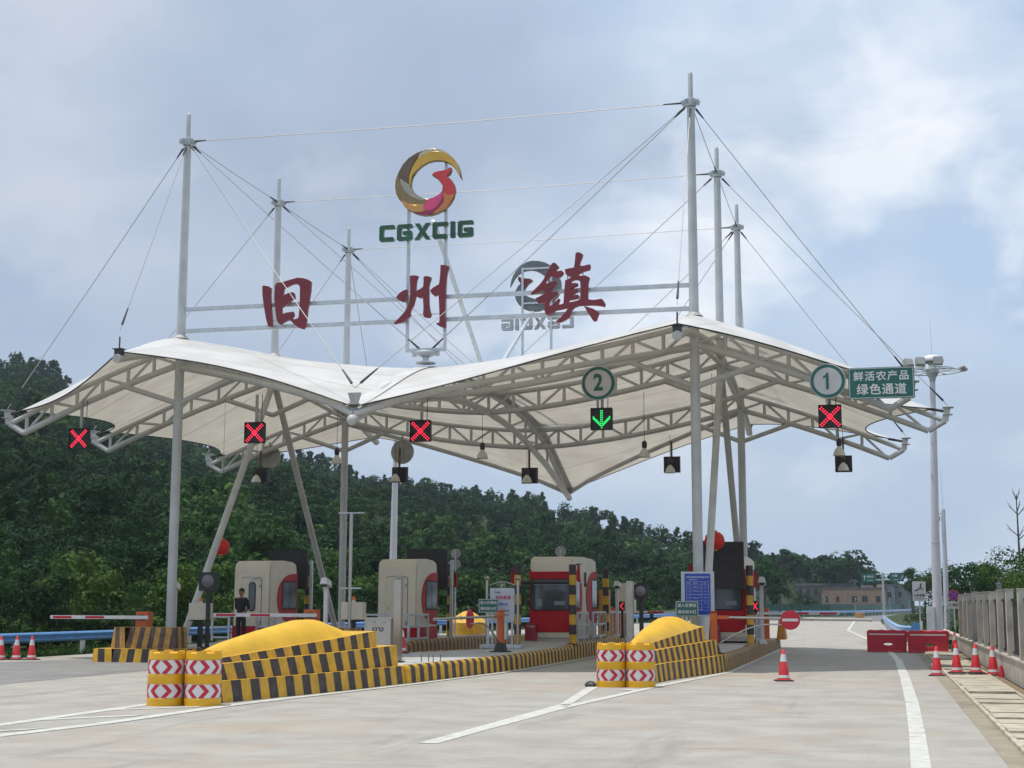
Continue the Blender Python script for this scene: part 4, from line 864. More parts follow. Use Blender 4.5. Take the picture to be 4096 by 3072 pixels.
back_disc(-23.95, 55.8, 7.6, .48, 'grey back of a round sign hanging behind the left slanting struts', 8.2)
for x, y, lab in ((-22.36, 48, 'red paper lantern hanging beside the left slanting strut'), (-4.83, 46, 'red paper lantern hanging behind the right struts')):
    t = thing('red_lantern', lab, 'lantern', (x, y, 0), 0, 'red lanterns under the canopy'); b = MB(); n = 36; prof = [(.06, -.27), (.17, -.25), (.27, -.15), (.31, 0), (.27, .15), (.17, .25), (.06, .27)]
    vs_ = []
    for r, h in prof: vs_ += [(r*(1+.03*(j % 2))*math.cos(2*math.pi*j/n), r*(1+.03*(j % 2))*math.sin(2*math.pi*j/n), 3.63+h*1.02) for j in range(n)]
    b.add(vs_, [(i*n+j, i*n+(j+1) % n, (i+1)*n+(j+1) % n, (i+1)*n+j) for i in range(6) for j in range(n)]); b.build('lantern_body', M['lantern'], t, smooth=30)
    b = MB(); b.lathe([(.09, -.06), (.09, 0)], (0, 0, 3.38), 14); b.lathe([(.09, 0), (.09, .05)], (0, 0, 3.9), 14); b.build('rim', mat('gold_trim', (.5, .25, .03), .4, .4), t); b = MB(); b.tube([(0, 0, 3.9), (0, 0, 8.9)], .006, 4); b.build('cord', M['dark'], t)
# ------------------------------------------------------------ toll islands
def lerp_tab(tab, y):
    for (a, p), (c, q) in zip(tab, tab[1:]):
        if y <= c: return p+(q-p)*max(0, y-a)/(c-a)
    return tab[-1][1]
def island(label, XLt, XRt, Zt, y0, y1, round_end, mats, pitch, slant=.06, x_=None):
    cx_ = (lerp_tab(XLt, (y0+y1)/2)+lerp_tab(XRt, (y0+y1)/2))/2
    t = thing('toll_island', label, 'traffic island', (cx_, (y0+y1)/2, 0), 0, 'raised concrete toll islands')
    ys = np.arange(y0, y1+1e-6, pitch); path = [(lerp_tab(XRt, y), y) for y in ys]
    xr, xl = lerp_tab(XRt, y1), lerp_tab(XLt, y1)
    if round_end:
        n = 7; cxx, r = (xr+xl)/2, (xr-xl)/2
        path += [(cxx+r*math.cos(a), y1+r*.55*math.sin(a)) for a in [math.pi*k/n for k in range(1, n)]]
    path += [(lerp_tab(XLt, y), y) for y in ys[::-1]]
    xa, xb = path[-1][0], path[0][0]; n = max(2, int(abs(xb-xa)/pitch))
    path += [(xa+(xb-xa)*k/n, y0) for k in range(1, n)]
    N_ = len(path); P_ = [Vector((x, y, 0)) for x, y in path]; nor = []
    for i in range(N_): d = (P_[(i+1) % N_]-P_[i-1]).normalized(); nor.append(Vector((d.y, -d.x, 0)))
    zt = [lerp_tab(Zt, p[1]) for p in path]
    prof = [(0, 0), (.012, .80), (.035, .93), (.08, 1.0), (.22, 1.0)]
    b = MB()
    def ringpt(i, k, sh):
        i %= N_; off, hz_ = prof[k]; p = P_[i]-nor[i]*off; tdir = (P_[(i+1) % N_]-P_[i-1]).normalized(); return p+tdir*(sh*min(1, hz_))+Vector((0, 0, hz_*zt[i]+(-.004 if k == 4 else 0)))
    for i in range(N_):
        for k in range(4): b.face([ringpt(i, k, -slant), ringpt(i+1, k, -slant), ringpt(i+1, k+1, -slant), ringpt(i, k+1, -slant)], i % 2)
    b.build('kerb', mats, t, world=True, smooth=40, fix=False)
    b = MB(); yy = list(np.arange(y0+.18, y1+.01, .5))+[y1+.1]
    for a_, c_ in zip(yy, yy[1:]):
        b.face([(lerp_tab(XLt, a_)+.2, a_, lerp_tab(Zt, a_)-.012), (lerp_tab(XRt, a_)-.2, a_, lerp_tab(Zt, a_)-.012), (lerp_tab(XRt, c_)-.2, c_, lerp_tab(Zt, c_)-.012), (lerp_tab(XLt, c_)+.2, c_, lerp_tab(Zt, c_)-.012)])
    b.build('slab', M['conc'], t, world=True, fix=False)
    return t
YB = [M['yellow'], M['yblack']]; OB = [M['oldyel'], M['oldblk']]
ZT = [(30, .38), (44.6, .40), (45.4, .52), (54, .52), (55, .42), (62, .40)]
island('striped island under the red fronted booth, behind the larger yellow mound', [(30.4, -12.08), (33, -12.6), (38, -12.6), (42, -11.15), (60, -11.12)], [(30.4, -9.78), (32.5, -9.55), (35.5, -9.26), (38, -9.1), (60, -9.02)], ZT, 30.45, 58.5, True, YB, .23)
island('striped island of the rightmost booth, behind the smaller yellow mound', [(38, -5.9), (60, -5.88)], [(38, -3.73), (45, -3.68), (60, -3.70)], [(38, .42), (44.6, .42), (45.4, .48), (54, .46), (55, .38), (60, .36)], 38.2, 59.3, True, OB, .22)
island('striped island of the second booth from the left', [(39, -16.35), (60, -16.35)], [(39, -14.25), (60, -14.25)], ZT, 40.1, 62, True, OB, .23)
island('striped island of the leftmost booth where the person stands', [(39, -21.7), (60, -21.7)], [(39, -19.55), (60, -19.55)], [(39, .36), (46, .38), (46.6, .45), (60, .45)], 39.9, 60, True, OB, .24)
# striped stepped mounds at the island noses
def bullet(right, left, inset, yend, n=46, pitch=.28):
    """outline from rear right, round the nose, to rear left, offset inwards and resampled at the stripe pitch"""
    pts = [Vector((x, y, 0)) for x, y in reversed(right)]+[Vector((x, y, 0)) for x, y in left]
    fine = []
    for a, c in zip(pts, pts[1:]):
        for k in range(12): fine.append(a.lerp(c, k/12))
    fine.append(pts[-1])
    for _ in range(14): fine = [fine[0]]+[(fine[i-1]+fine[i]*2+fine[i+1])/4 for i in range(1, len(fine)-1)]+[fine[-1]]
    off = []
    for i in range(len(fine)):
        d = (fine[min(i+1, len(fine)-1)]-fine[max(i-1, 0)]).normalized(); off.append(fine[i]+Vector((-d.y, d.x, 0))*(-inset))
    off = [p for p in off if p.y <= yend]
    res = [off[0]]; acc_ = 0
    for a, c in zip(off, off[1:]):
        seg = (c-a).length
        while acc_+seg >= pitch: f = (pitch-acc_)/seg; a = a.lerp(c, f); res.append(a.copy()); seg = (c-a).length; acc_ = 0
        acc_ += seg
    res.append(off[-1]); return res
def mound(label, right, left, tiers, dome, pitch, group):
    cxy = Vector(((right[-1][0]+left[-1][0])/2, right[-1][1]-3.5, 0)); t = thing('striped_mound', label, 'mound', cxy, 0, group)
    for k, (inset, yend, zb, ztab) in enumerate(tiers):
        pth = bullet(right, left, inset, yend, pitch=pitch); b = MB(); N_ = len(pth)
        ctr = (pth[0]+pth[-1])/2
        top = [Vector((p.x, p.y, lerp_tab(ztab, p.y))) for p in pth]
        def shp(i, top_=False):
            p = pth[i]; d = (pth[min(i+1, N_-1)]-pth[max(i-1, 0)]).normalized(); nn = Vector((-d.y, d.x, 0))*-1; q = p+nn*.035+d*((.10 if zb > .3 else .05) if 0 < i < N_-1 else 0); q.z = lerp_tab(ztab, p.y); return q
        bot = [Vector((p.x, p.y, zb)) for p in pth]; tp = [shp(i) for i in range(N_)]
        for i in range(N_-1): b.face([bot[i], bot[i+1], tp[i+1], tp[i]], i % 2)
        # rear wall
        nr = 7
        for i in range(nr):
            f0, f1 = i/nr, (i+1)/nr; b.face([bot[-1].lerp(bot[0], f0), bot[-1].lerp(bot[0], f1), tp[-1].lerp(tp[0], f1), tp[-1].lerp(tp[0], f0)], i % 2)
        b.build('tier_wall', YB, t, world=True, fix=False)
        b = MB(); h = N_//2                           # ledge strip between opposite points
        for i in range(h-1 if N_ % 2 == 0 else h):
            a, c, d_, e = tp[i], tp[i+1], tp[N_-2-i], tp[N_-1-i]
            b.face([a, c, d_, e] if (c-d_).length > 1e-4 else [a, c, e])
        b.build('ledge', M['yellow'], t, world=True, fix=False)
    inset, y0, y1, rim, prof = dome; pth = bullet(right, left, inset, y1, pitch=.12); N_ = len(pth); h = N_//2; b = MB(); m_ = 14; rows = []
    for i in range(h):
        a, c = pth[i], pth[N_-1-i]; y = (a.y+c.y)/2; zr = lerp_tab(rim, y)-.012; hh = lerp_tab(prof, y); row = []
        for j in range(m_+1):
            f = j/m_; s_ = 2*f-1; wn = .004*math.sin(a.y*1.7+j*.45); row.append((a.x+(c.x-a.x)*f, a.y+(c.y-a.y)*f, zr+hh*max(0, 1-abs(s_)**2.3)**.85+(wn if 0 < j < m_ else 0)))
        rows.append(row)
    b.add([p for r in rows for p in r], [(i*(m_+1)+j, i*(m_+1)+j+1, (i+1)*(m_+1)+j+1, (i+1)*(m_+1)+j) for i in range(h-1) for j in range(m_)])
    b.build('dome', mat('yellow_dome_paint', (.72, .42, .022), .5, 0, .10, 1.6, dirt=.18), t, world=True, smooth=70, fix=False)
    return t
RC = [(-11.35, 23.25), (-10.95, 23.5), (-10.78, 24.2), (-10.45, 26), (-10.12, 27.75), (-9.88, 29.9), (-9.80, 30.6)]
LC = [(-11.35, 23.25), (-11.85, 23.5), (-12.02, 24.2), (-12.1, 26), (-12.15, 28), (-12.15, 30.6)]
mound('larger black and yellow stepped mound with a yellow dome behind the left pair of barrels', RC, LC,
      [(0, 30.75, 0, [(23, .37), (31, .37)]), (.15, 30.4, .36, [(23.2, .63), (30.4, .80)]), (.30, 29.8, .60, [(23.4, .69), (29.8, 1.12)])],
      (.42, 23.5, 29.1, [(23.4, .69), (29.8, 1.12)], [(23.4, .03), (23.9, .15), (24.6, .23), (26, .33), (27.6, .40), (28.2, .36), (28.7, .20), (29.1, .01)]), .28, 'striped mounds on island noses')
RD = [(-5.1, 31.0), (-4.75, 31.2), (-4.68, 32.2), (-4.55, 33.4), (-4.15, 35.6), (-3.85, 37.2), (-3.74, 38.3)]
LD = [(-5.1, 31.0), (-5.5, 31.2), (-5.68, 32.2), (-5.8, 34), (-5.88, 36), (-5.9, 38.3)]
mound('smaller black and yellow stepped mound with a yellow dome behind the right pair of barrels', RD, LD,
      [(0, 38.3, 0, [(30.8, .37), (38.3, .42)]), (.15, 37.9, .38, [(31, .62), (38, .80)]), (.30, 37.3, .60, [(31.2, .66), (37.4, 1.15)])],
      (.34, 31.2, 37.1, [(31.2, .66), (37.4, 1.15)], [(31.0, .0), (31.6, .10), (32.6, .18), (34.4, .26), (36.3, .34), (36.8, .18), (37.15, .02)]), .215, 'striped mounds on island noses')
for x0, y0, lab in ((-20.6, 39.3, 'striped two step concrete bumper block in front of the front left mast'), (-15.3, 39.6, 'striped bumper block half hidden behind the large yellow mound')):
    t = thing('bumper_block', lab, 'bumper block', (x0, y0, 0), 0, 'bumper blocks at the exit islands')
    for nm, w0, w1, za, zb, yo in (('base_block', 2.7, 2.66, 0, .38, 0), ('upper_block', 2.05, 1.92, .38, .98, .25)):
        b = MB(); n = 12; d0 = 1.3 if za == 0 else .9
        def fp(f, z, back=0):
            ww = w0+(w1-w0)*((z-za)/(zb-za)); x = (f-.5)*ww; rr_ = .10*(1-abs(2*f-1)**8); yy = yo-d0/2+.10-rr_+ (z-za)*.10; return (x, yy if not back else yo+d0/2, z)
        for i in range(n):
            f0, f1 = i/n, (i+1)/n; sh = (.05 if za else .015)*(1 if i >= 3 else -1); t0, t1 = min(1, f0+sh) if i else 0, min(1, f1+sh) if i < n-1 else 1
            b.face([fp(f0, za), fp(f1, za), fp(t1, zb), fp(t0, zb)], i % 2)
        for s_, f in ((0, 0), (1, 1)):
            for k in range(4): y_a, y_b = k/4, (k+1)/4; A, B_ = Vector(fp(f, za)), Vector(fp(f, za, 1)); A2, B2 = Vector(fp(f, zb)), Vector(fp(f, zb, 1)); b.face([A.lerp(B_, y_a), A.lerp(B_, y_b), A2.lerp(B2, y_b), A2.lerp(B2, y_a)], (k+1) % 2)
        b.face([fp(0, za, 1), fp(1, za, 1), fp(1, zb, 1), fp(0, zb, 1)], 0)
        b.face([fp(0, zb), fp(1, zb), fp(1, zb, 1), fp(0, zb, 1)], 0); b.build(nm, OB if za else YB, t, fix=False)
# crash barrels
def barrel(loc, rz, label, proto=[]):
    if proto: return dup(proto[0], loc, rz, label)
    t = thing('crash_barrel', label, 'crash barrel', loc, rz, 'yellow crash barrels in pairs'); H = .90; R = .30
    b = MB(); b.lathe([(R+.008, 0), (R+.008, .12), (R-.004, .13), (R-.004, .36), (R+.004, .37), (R+.002, .51), (R-.008, .52), (R-.008, .755), (R, .765), (R-.003, .86), (R-.02, .875), (R-.05, .88), (R-.06, .83), (0, .82)], (0, 0, 0), 40, cap=False)
    for k in range(6):
        a0 = k*math.pi/3+.2
        for s_ in range(6): a, c = a0+s_*.09, a0+(s_+1)*.09; b.add([(rr_*math.cos(q), rr_*math.sin(q), z) for q in (a, c) for rr_, z in ((R-.004, .86), (R-.006, .897), (R-.05, .897), (R-.055, .86))], [(0, 1, 5, 4), (1, 2, 6, 5), (2, 3, 7, 6), (0, 3, 2, 1), (4, 5, 6, 7)])
    b.build('drum', M['plast'], t, smooth=40)
    for zc_, hh in ((.245, .225), (.637, .228)):
        b = MB(); rr_ = R+.002 if zc_ < .5 else R-.002; b.lathe([(rr_, -hh/2), (rr_, hh/2)], (0, 0, zc_), 48, cap=False); bd = b.build('reflective_band', M['white'], t, smooth=60)
        b = MB()
        def strip(poly):
            """polygon in (arc length, height) laid on the drum in narrow slices"""
            def cyl(s, z): a = -math.pi/2+s/R; return ((rr_+.003)*math.cos(a), (rr_+.003)*math.sin(a), zc_+z)
            (s0, a0), (s1, a1), (s2, a2), (s3, a3) = poly
            n = 5
            for k in range(n):
                f0, f1 = k/n, (k+1)/n; L0 = (s0+(s1-s0)*f0, a0+(a1-a0)*f0); L1 = (s0+(s1-s0)*f1, a0+(a1-a0)*f1); R0_ = (s3+(s2-s3)*f0, a3+(a2-a3)*f0); R1_ = (s3+(s2-s3)*f1, a3+(a2-a3)*f1)
                for j in range(3):
                    g0, g1 = j/3, (j+1)/3; mixp = lambda A, B_, g: (A[0]+(B_[0]-A[0])*g, A[1]+(B_[1]-A[1])*g); b.face([cyl(*mixp(L0, R0_, g0)), cyl(*mixp(L0, R0_, g1)), cyl(*mixp(L1, R1_, g1)), cyl(*mixp(L1, R1_, g0))])
        h = hh/2-.004; w_ = .085; q = .10
        for c_ in (-.06,):
            for s_ in (-1, 1):
                for off in (0, .20, .40):
                    e = c_+s_*(off+.006)
                    strip([(e, h), (e+s_*q, 0), (e+s_*(q+w_), 0), (e+s_*w_, h)]); strip([(e, -h), (e+s_*q, 0), (e+s_*(q+w_), 0), (e+s_*w_, -h)])
        b.build('red_chevrons', M['red'], bd, smooth=60, fix=False)
    proto.append(t); return t
barrel((-11.61, 22.95, 0), .38, 'yellow barrel with red arrow bands, left one of the pair before the larger mound')
barrel((-10.98, 23.05, 0), .36, 'yellow barrel with red arrow bands, right one of the pair before the larger mound')
barrel((-5.37, 30.45, 0), .20, 'yellow barrel with red arrow bands, left one of the pair before the smaller mound')
barrel((-4.77, 30.5, 0), .18, 'yellow barrel with red arrow bands, right one of the pair before the smaller mound')
t = thing('stone', 'small dark stone lying left of the right pair of barrels', 'stone', (-5.78, 30.3, 0)); b = MB(); b.lathe([(.10, 0), (.13, .05), (.08, .10), (.02, .12)], (0, 0, 0), 7); b.build('rock', M['dark'], t)
# traffic cones
def cone(loc, rz, label, proto=[]):
    if proto: return dup(proto[0], loc, rz, label)
    t = thing('traffic_cone', label, 'traffic cone', loc, rz, 'red and white traffic cones'); rad = lambda z: .135-(.135-.033)*(z-.03)/.66
    b = MB(); b.box((0, 0, .015), (.40, .40, .03), top=(.36, .36)); b.build('base', M['rubber'], t, bevel=.006)
    b = MB(); b.lathe([(.165, .03), (.16, .045), (rad(.06), .055), (rad(.69), .69), (.018, .70)], (0, 0, 0), 28); b.build('body', M['conered'], t, smooth=50)
    for za, zb in ((.43, .59), (.075, .135)): b = MB(); b.lathe([(rad(za)+.003, za), (rad(zb)+.003, zb)], (0, 0, 0), 28, cap=False); b.build('reflective_band', M['white'], t, smooth=60)
    proto.append(t); return t
for x, y, lab in ((-2.06, 33.7, 'lone red and white cone standing in the right lane'), (1.35, 37.2, 'leftmost cone of the row across the drain slabs'), (1.81, 37.32, 'second cone from the left in the row across the drain slabs'), (2.26, 37.45, 'third cone from the left in the row across the drain slabs'),
    (2.66, 37.55, 'rightmost cone of the row, beside the fence wall'), (2.62, 54.6, 'cone standing alone behind the row, right of the red barriers'), (-25.26, 39.3, 'cone cut by the left edge of the picture'), (-24.83, 39.45, 'middle cone of the three at the far left'), (-24.42, 39.6, 'right cone of the three at the far left')):
    cone((x, y, 0 if x < 1.5 else (.065 if x < 2.5 else .02)), rnd.uniform(-.3, .3), lab)
cone((-12.25, 37.6, .385), .2, 'cone standing on the island behind the upright steel post')
# red water-filled barriers
def wbar(loc, rz, label, proto=[]):
    if proto: return dup(proto[0], loc, rz, label)
    t = thing('water_barrier', label, 'barrier', loc, rz, 'red plastic barriers closing the lane')
    outl = [(-.66, 0), (.62, 0), (.64, .50), (.67, .56), (.67, .72), (.60, .76), (.40, .74), (.20, .765), (0, .74), (-.2, .765), (-.40, .74), (-.60, .76), (-.68, .72), (-.68, .10)]
    hole = [(.20*math.cos(2*math.pi*k/20)+.02, .28+.075*math.sin(2*math.pi*k/20)) for k in range(20)]
    o = curve_mesh('body', [outl, hole[::-1]], Matrix.Rotation(R_(90), 4, 'X'), .17, M['barred'], t, bev=.03)
    b = MB(); b.box((-.02, -.205, .63), (1.22, .006, .045)); b.build('reflective_strip', M['white'], t)
    b = MB(); b.box((0, 0, .05), (1.30, .44, .10), top=(1.2, .40)); b.build('foot', M['barred'], t, bevel=.02)
    proto.append(t); return t
wbar((.33, 55.0, 0), -.02, 'left one of the two red plastic barriers with an oval hole')
wbar((1.73, 54.4, 0), -.02, 'right one of the two red plastic barriers, nearer the fence')

# ------------------------------------------------------------ booths
def half_ellipse(x, y_edge, z0, z1, length, sgn, n=16):
    """D-shaped panel outline in (y, z) bulging from the vertical edge at y_edge"""
    zc_, h = (z0+z1)/2, (z1-z0)/2; return [(y_edge+sgn*length*max(0, math.cos(a))**.75, zc_+h*math.sin(a)) for a in [-math.pi/2+math.pi*k/n for k in range(n+1)]]
def booth(x0, x1, y0, y1, zb, H, front_near, label, double=False):
    cx_ = (x0+x1)/2; W = x1-x0; Lb = y1-y0; t = thing('toll_booth', label, 'toll booth', (cx_, y0, zb), 0, 'toll booths on the islands')
    prof = [(0, 0), (Lb, 0), (Lb+.02, H*.35), (Lb-.03, H*.80), (Lb-.10, H*.945), (Lb-.22, H*.985), (Lb*.5, H), (.20, H*.985), (.07, H*.95), (.015, H*.86), (-.0, H*.4)]
    b = MB(); n = len(prof); b.add([(-W/2, y, z) for y, z in prof]+[(W/2, y, z) for y, z in prof], [tuple(range(n)), tuple(range(2*n-1, n-1, -1))]+[(i, n+i, n+(i+1) % n, (i+1) % n) for i in range(n)])
    bd = b.build('shell', M['cream'], t, bevel=.06, smooth=50)
    # side windows
    for sx_ in (-1, 1):
        X_ = sx_*(W/2+.004)
        fr = lambda y, z, d, X_=X_, sx_=sx_: Vector((X_+sx_*(d-.03), y, z))
        sides = [(Lb-.05, -1)] if not (double or front_near) else [(.04, 1), (Lb-.05, -1)]
        for ye, sg in sides:
            ln = 1.78 if not double else (1.45 if sg > 0 else 1.9)
            poly = half_ellipse(0, ye, H*.17, H*.835, ln, sg); b = MB(); b.prism(poly, fr, .045); sp = b.build('side_panel', M['boothred'], t)
            wy0, wy1 = ye+sg*.10, ye+sg*(1.36 if not double else .95); b = MB(); z0_, z1_ = H*.36, H*.73
            a_, c_ = min(wy0, wy1), max(wy0, wy1)
            b.prism([(a_, z0_), (c_, z0_), (c_, z1_), (a_, z1_)], lambda y, z, d, X_=X_, sx_=sx_: Vector((X_+sx_*(.012+d), y, z)), .012); b.build('window_frame', M['rubber'], sp)
            b = MB(); my = (a_+c_)/2
            for ya, yb in ((a_+.04, my-.02), (my+.02, c_-.04)): b.prism([(ya, z0_+.04), (yb, z0_+.04), (yb, z1_-.04), (ya, z1_-.04)], lambda y, z, d, X_=X_, sx_=sx_: Vector((X_+sx_*(.022+d), y, z)), .006)
            b.build('side_window', M['glass'], sp)
    if front_near:
        b = MB(); b.box((0, -.012, H*.445), (W-.02, .03, H*.72)); fp_ = b.build('front_panel', M['boothred'], t, bevel=.01)
        o = curve_mesh('window_seal', [[(q[0], q[1]) for q in rrect(-.02, H*.53, W*.93, H*.375, .09)]], upright((0, -.034, 0)), .012, M['rubber'], fp_)
        curve_mesh('windshield', [rrect(-.02, H*.53, W*.93-.09, H*.375-.07, .06)], upright((0, -.046, 0)), .006, M['glass'], fp_)
        b = MB(); b.box((0, -.0545, H*.665), (W*.78, .006, .10)); b.build('sun_blind', mat('blue_grey_blind', (.20, .25, .28), .5), fp_)
        b = MB(); b.box((.28, -.0545, H*.43), (.34, .004, .13)); b.box((-.38, -.0545, H*.44), (.18, .004, .22)); b.build('counter_items', mat('pale_counter_items', (.20, .24, .27), .5), fp_)
    else:
        b = MB(); b.box((0, Lb/2-.004, H*.075), (W+.02, Lb+.03, H*.15)); b.build('base_band', M['boothred'], t, bevel=.01)
        curve_mesh('door_seam', [rrect(-.02, H*.46, .745, H*.635, .125)], upright((0, -.002, 0)), .008, M['rubber'], t)
        dr = curve_mesh('door', [rrect(-.02, H*.46, .72, H*.62, .12)], upright((0, -.008, 0)), .012, M['cream'], t, bev=.004)
        curve_mesh('door_window', [rrect(.02, H*.525, .26, H*.375, .11)], upright((0, -.026, 0)), .008, M['rubber'], dr)
        curve_mesh('window_pane', [rrect(.02, H*.525, .20, H*.345, .08)], upright((0, -.037, 0)), .004, M['glass'], dr)
        b = MB(); b.box((-.30, -.035, H*.38), (.03, .03, .12)); b.build('handle', M['stainless'], dr)
        b = MB(); b.box((.30, -.03, H*.66), (.07, .02, .09)); b.box((.30, -.03, H*.20), (.07, .02, .09)); b.build('hinge', M['signback'], dr)
        b = MB(); b.box((.10, -.05, H*.765), (.26, .07, .05)); b.bar((-.05, -.03, H*.78), (.18, -.10, H*.775), .02, .02); b.build('door_closer', M['galv'], t)
    b = MB(); b.box((0, Lb/2, -.03), (W+.10, Lb+.10, .06)); b.build('plinth', M['conc'], t)
    return t
def rrect(cx_, cz, w_, h, r, n=5):
    pts = []
    for sx_, sz, a0 in ((1, 1, 0), (-1, 1, 90), (-1, -1, 180), (1, -1, 270)):
        for k in range(n+1): a = R_(a0+90*k/n); pts.append((cx_+sx_*(w_/2-r)+r*math.cos(a), cz+sz*(h/2-r)+r*math.sin(a)))
    return pts
booth(-21.28, -19.93, 46.8, 49.2, .52, 2.62, False, 'cream booth with a rear door, the leftmost, beside the person')
booth(-15.97, -14.6, 46.4, 48.7, .52, 2.64, False, 'cream booth with a rear door behind the steel posts, second from the left')
b3 = booth(-10.78, -9.38, 46.25, 50.4, .56, 2.66, True, 'long red and cream booth facing the camera with a wide front window', double=True)
b4 = booth(-5.48, -4.07, 47.6, 51.8, .58, 2.66, True, 'red fronted booth below the dark display board on the right island', double=True)
b = MB(); b.box((-.0+.94-.42, -.02+.35, 0), (0.001, .001, .001))
t = b3; b = MB(); b.box((.715, 2.02, 1.98), (.05, .16, .34)); b.box((.725, 2.02, 1.74), (.06, .18, .12)); b.build('side_display', M['black'], t)
# plates, boxes and rails around the booths
t = thing('display_board', 'dark display board above the front of the right booth', 'display board', (-4.78, 47.05, 0), 0, 'dark display boards')
b = MB(); b.box((0, 0, 2.96), (1.5, .16, 1.36)); b.build('panel', M['boardgrey'], t, bevel=.01); b = MB(); b.box((0, -.02, 2.22), (1.7, .14, .12)); b.bar((-.6, .2, 2.2), (-.6, .2, 3.4), .08, .08); b.bar((.6, .2, 2.2), (.6, .2, 3.4), .08, .08); b.build('bracket', M['black'], t)
for x, y, lab in ((-20.62, 50.0, 'black display board rising behind the leftmost booth'), (-15.36, 50.0, 'black display board rising behind the second booth')):
    t = thing('display_board', lab, 'display board', (x, y, 0), 0, 'dark display boards'); b = MB(); b.box((0, 0, 2.88), (1.48, .18, 1.40)); b.build('panel', M['black'], t, bevel=.01)
    b = MB(); b.bar((.85, .1, .5), (.85, .1, 3.2), .1, .1); b.bar((.2, .1, 2.6), (.85, .1, 2.6), .08, .08); b.bar((.2, .1, 3.1), (.85, .1, 3.1), .08, .08); b.build('post', M['galv'], t)
def bollard(x, y, label, zt=2.92, proto=[]):
    if proto: return dup(proto[0], (x, y, .44), 0, label)
    t = thing('striped_bollard', label, 'bollard', (x, y, .44), 0, 'tall striped bollards guarding the booths'); b = MB(); n = 20; hts = [0, .30]+[.30+.305*k for k in range(1, 8)]
    for k in range(8): b.lathe([(.112, hts[k]), (.112, hts[k+1])], (0, 0, 0), n, k % 2, cap=False)
    b.lathe([(.112, hts[8]), (.105, hts[8]+.02), (0, hts[8]+.025)], (0, 0, 0), n, 1, cap=False)
    o = b.build('pipe', YB, t, smooth=40, fix=False)
    b = MB(); b.box((0, 0, .01), (.32, .32, .02)); b.build('foot_plate', M['dark'], t); proto.append(t); return t
for x, y, lab in ((-10.93, 45.2, 'left striped bollard before the red fronted booth'), (-9.17, 45.2, 'right striped bollard before the red fronted booth'), (-9.28, 51.6, 'striped bollard at the far end of the red fronted booth'), (-3.88, 47.2, 'striped bollard right of the rightmost booth'),
    (-14.7, 50.6, 'striped bollard behind the second booth from the left'), (-20.1, 50.6, 'striped bollard behind the leftmost booth'), (-5.66, 47.2, 'striped bollard mostly hidden left of the rightmost booth')):
    bollard(x, y, lab)
t = thing('crossbar', 'black bar joining the two striped bollards before the red fronted booth', 'crossbar', (-10.05, 45.2, 2.34)); b = MB(); b.tube([(-.77, 0, 0), (.77, 0, 0)], .05, 12); b.build('bar', M['black'], t, smooth=40)
for x, y, z_, lab in ((-11.1, 45.25, 2.5, 'red alarm light behind the left striped bollard'), (-9.0, 45.3, 2.62, 'red alarm light behind the right striped bollard'), (-3.7, 47.3, 2.45, 'red alarm light on the bollard of the rightmost booth'), (-14.52, 50.65, 2.5, 'red alarm light on the bollard behind the second booth'), (-5.72, 46.9, 2.66, 'red alarm light left of the front right mast')):
    t = thing('alarm_light', lab, 'alarm light', (x, y, z_), 0, 'red alarm lights on the bollards'); b = MB(); b.box((0, 0, 0), (.10, .12, .52), top=(.07, .1)); b.build('lens', M['boothred'], t, bevel=.02); b = MB(); b.box((0, 0, .28), (.14, .14, .04)); b.build('cap', M['dark'], t)
for x, y, lab in ((-10.62, 45.75, 'small red box with white writing at the foot of the red fronted booth'), (-5.0, 47.1, 'small red box at the foot of the rightmost booth')):
    t = thing('extinguisher_box', lab, 'box', (x, y, .53 if x < -6 else .49)); b = MB(); b.box((0, 0, .27), (.36, .24, .54)); b.build('case', mat('dark_red_box', (.26, .014, .03), .45, 0, .1, 3), t, bevel=.01)
    b = MB(); b.box((0, -.125, .44), (.25, .004, .035)); b.box((0, -.125, .22), (.14, .004, .02)); b.box((0, -.125, .10), (.26, .004, .02)); b.build('writing_panel', M['boothred'], t)
    text('writing', '灭火器箱', .065, (0, -.13, .44), M['lightgrey'], t)
def rail(pts, h, label, nb=2, z=.44):
    t = thing('guard_rail', label, 'railing', (*pts[0], z), 0, 'grey railings beside the booths'); b = MB(); p0 = Vector(pts[0])
    q = [Vector(p)-p0 for p in pts]
    for p in q: b = MB(); b.bar((p.x, p.y, 0), (p.x, p.y, h), .07, .07); b.build('post', M['galv'], t)
    for k in range(nb+1):
        b = MB(); zz = h-.02-k*(h*.42)
        for a, c in zip(q, q[1:]): b.bar((a.x, a.y, zz), (c.x, c.y, zz), .05, .06)
        b.build('bar', M['galv'], t)
rail([(-15.95, 45.2), (-14.5, 45.2), (-14.45, 46.1), (-14.45, 47.1)], .9, 'grey railing at the right rear corner of the second booth')
rail([(-9.12, 45.7), (-9.12, 46.6), (-9.12, 47.4)], .92, 'grey railing right of the red fronted booth, nearer part', z=.50)
rail([(-9.12, 48.3), (-9.12, 49.4), (-9.12, 50.6)], .92, 'grey railing right of the red fronted booth, farther part', z=.50)
rail([(-21.6, 45.9), (-21.0, 45.9)], .80, 'small grey railing behind the person'); rail([(-20.0, 45.9), (-19.7, 45.9), (-19.7, 46.7)], .84, 'grey railing right of the person by the leftmost booth')
rail([(-3.75, 48.0), (-3.75, 48.9)], .92, 'grey railing right of the rightmost booth')
rail([(-11.0, 52.5), (-9.2, 52.5)], .9, 'grey railing behind the red fronted booth')

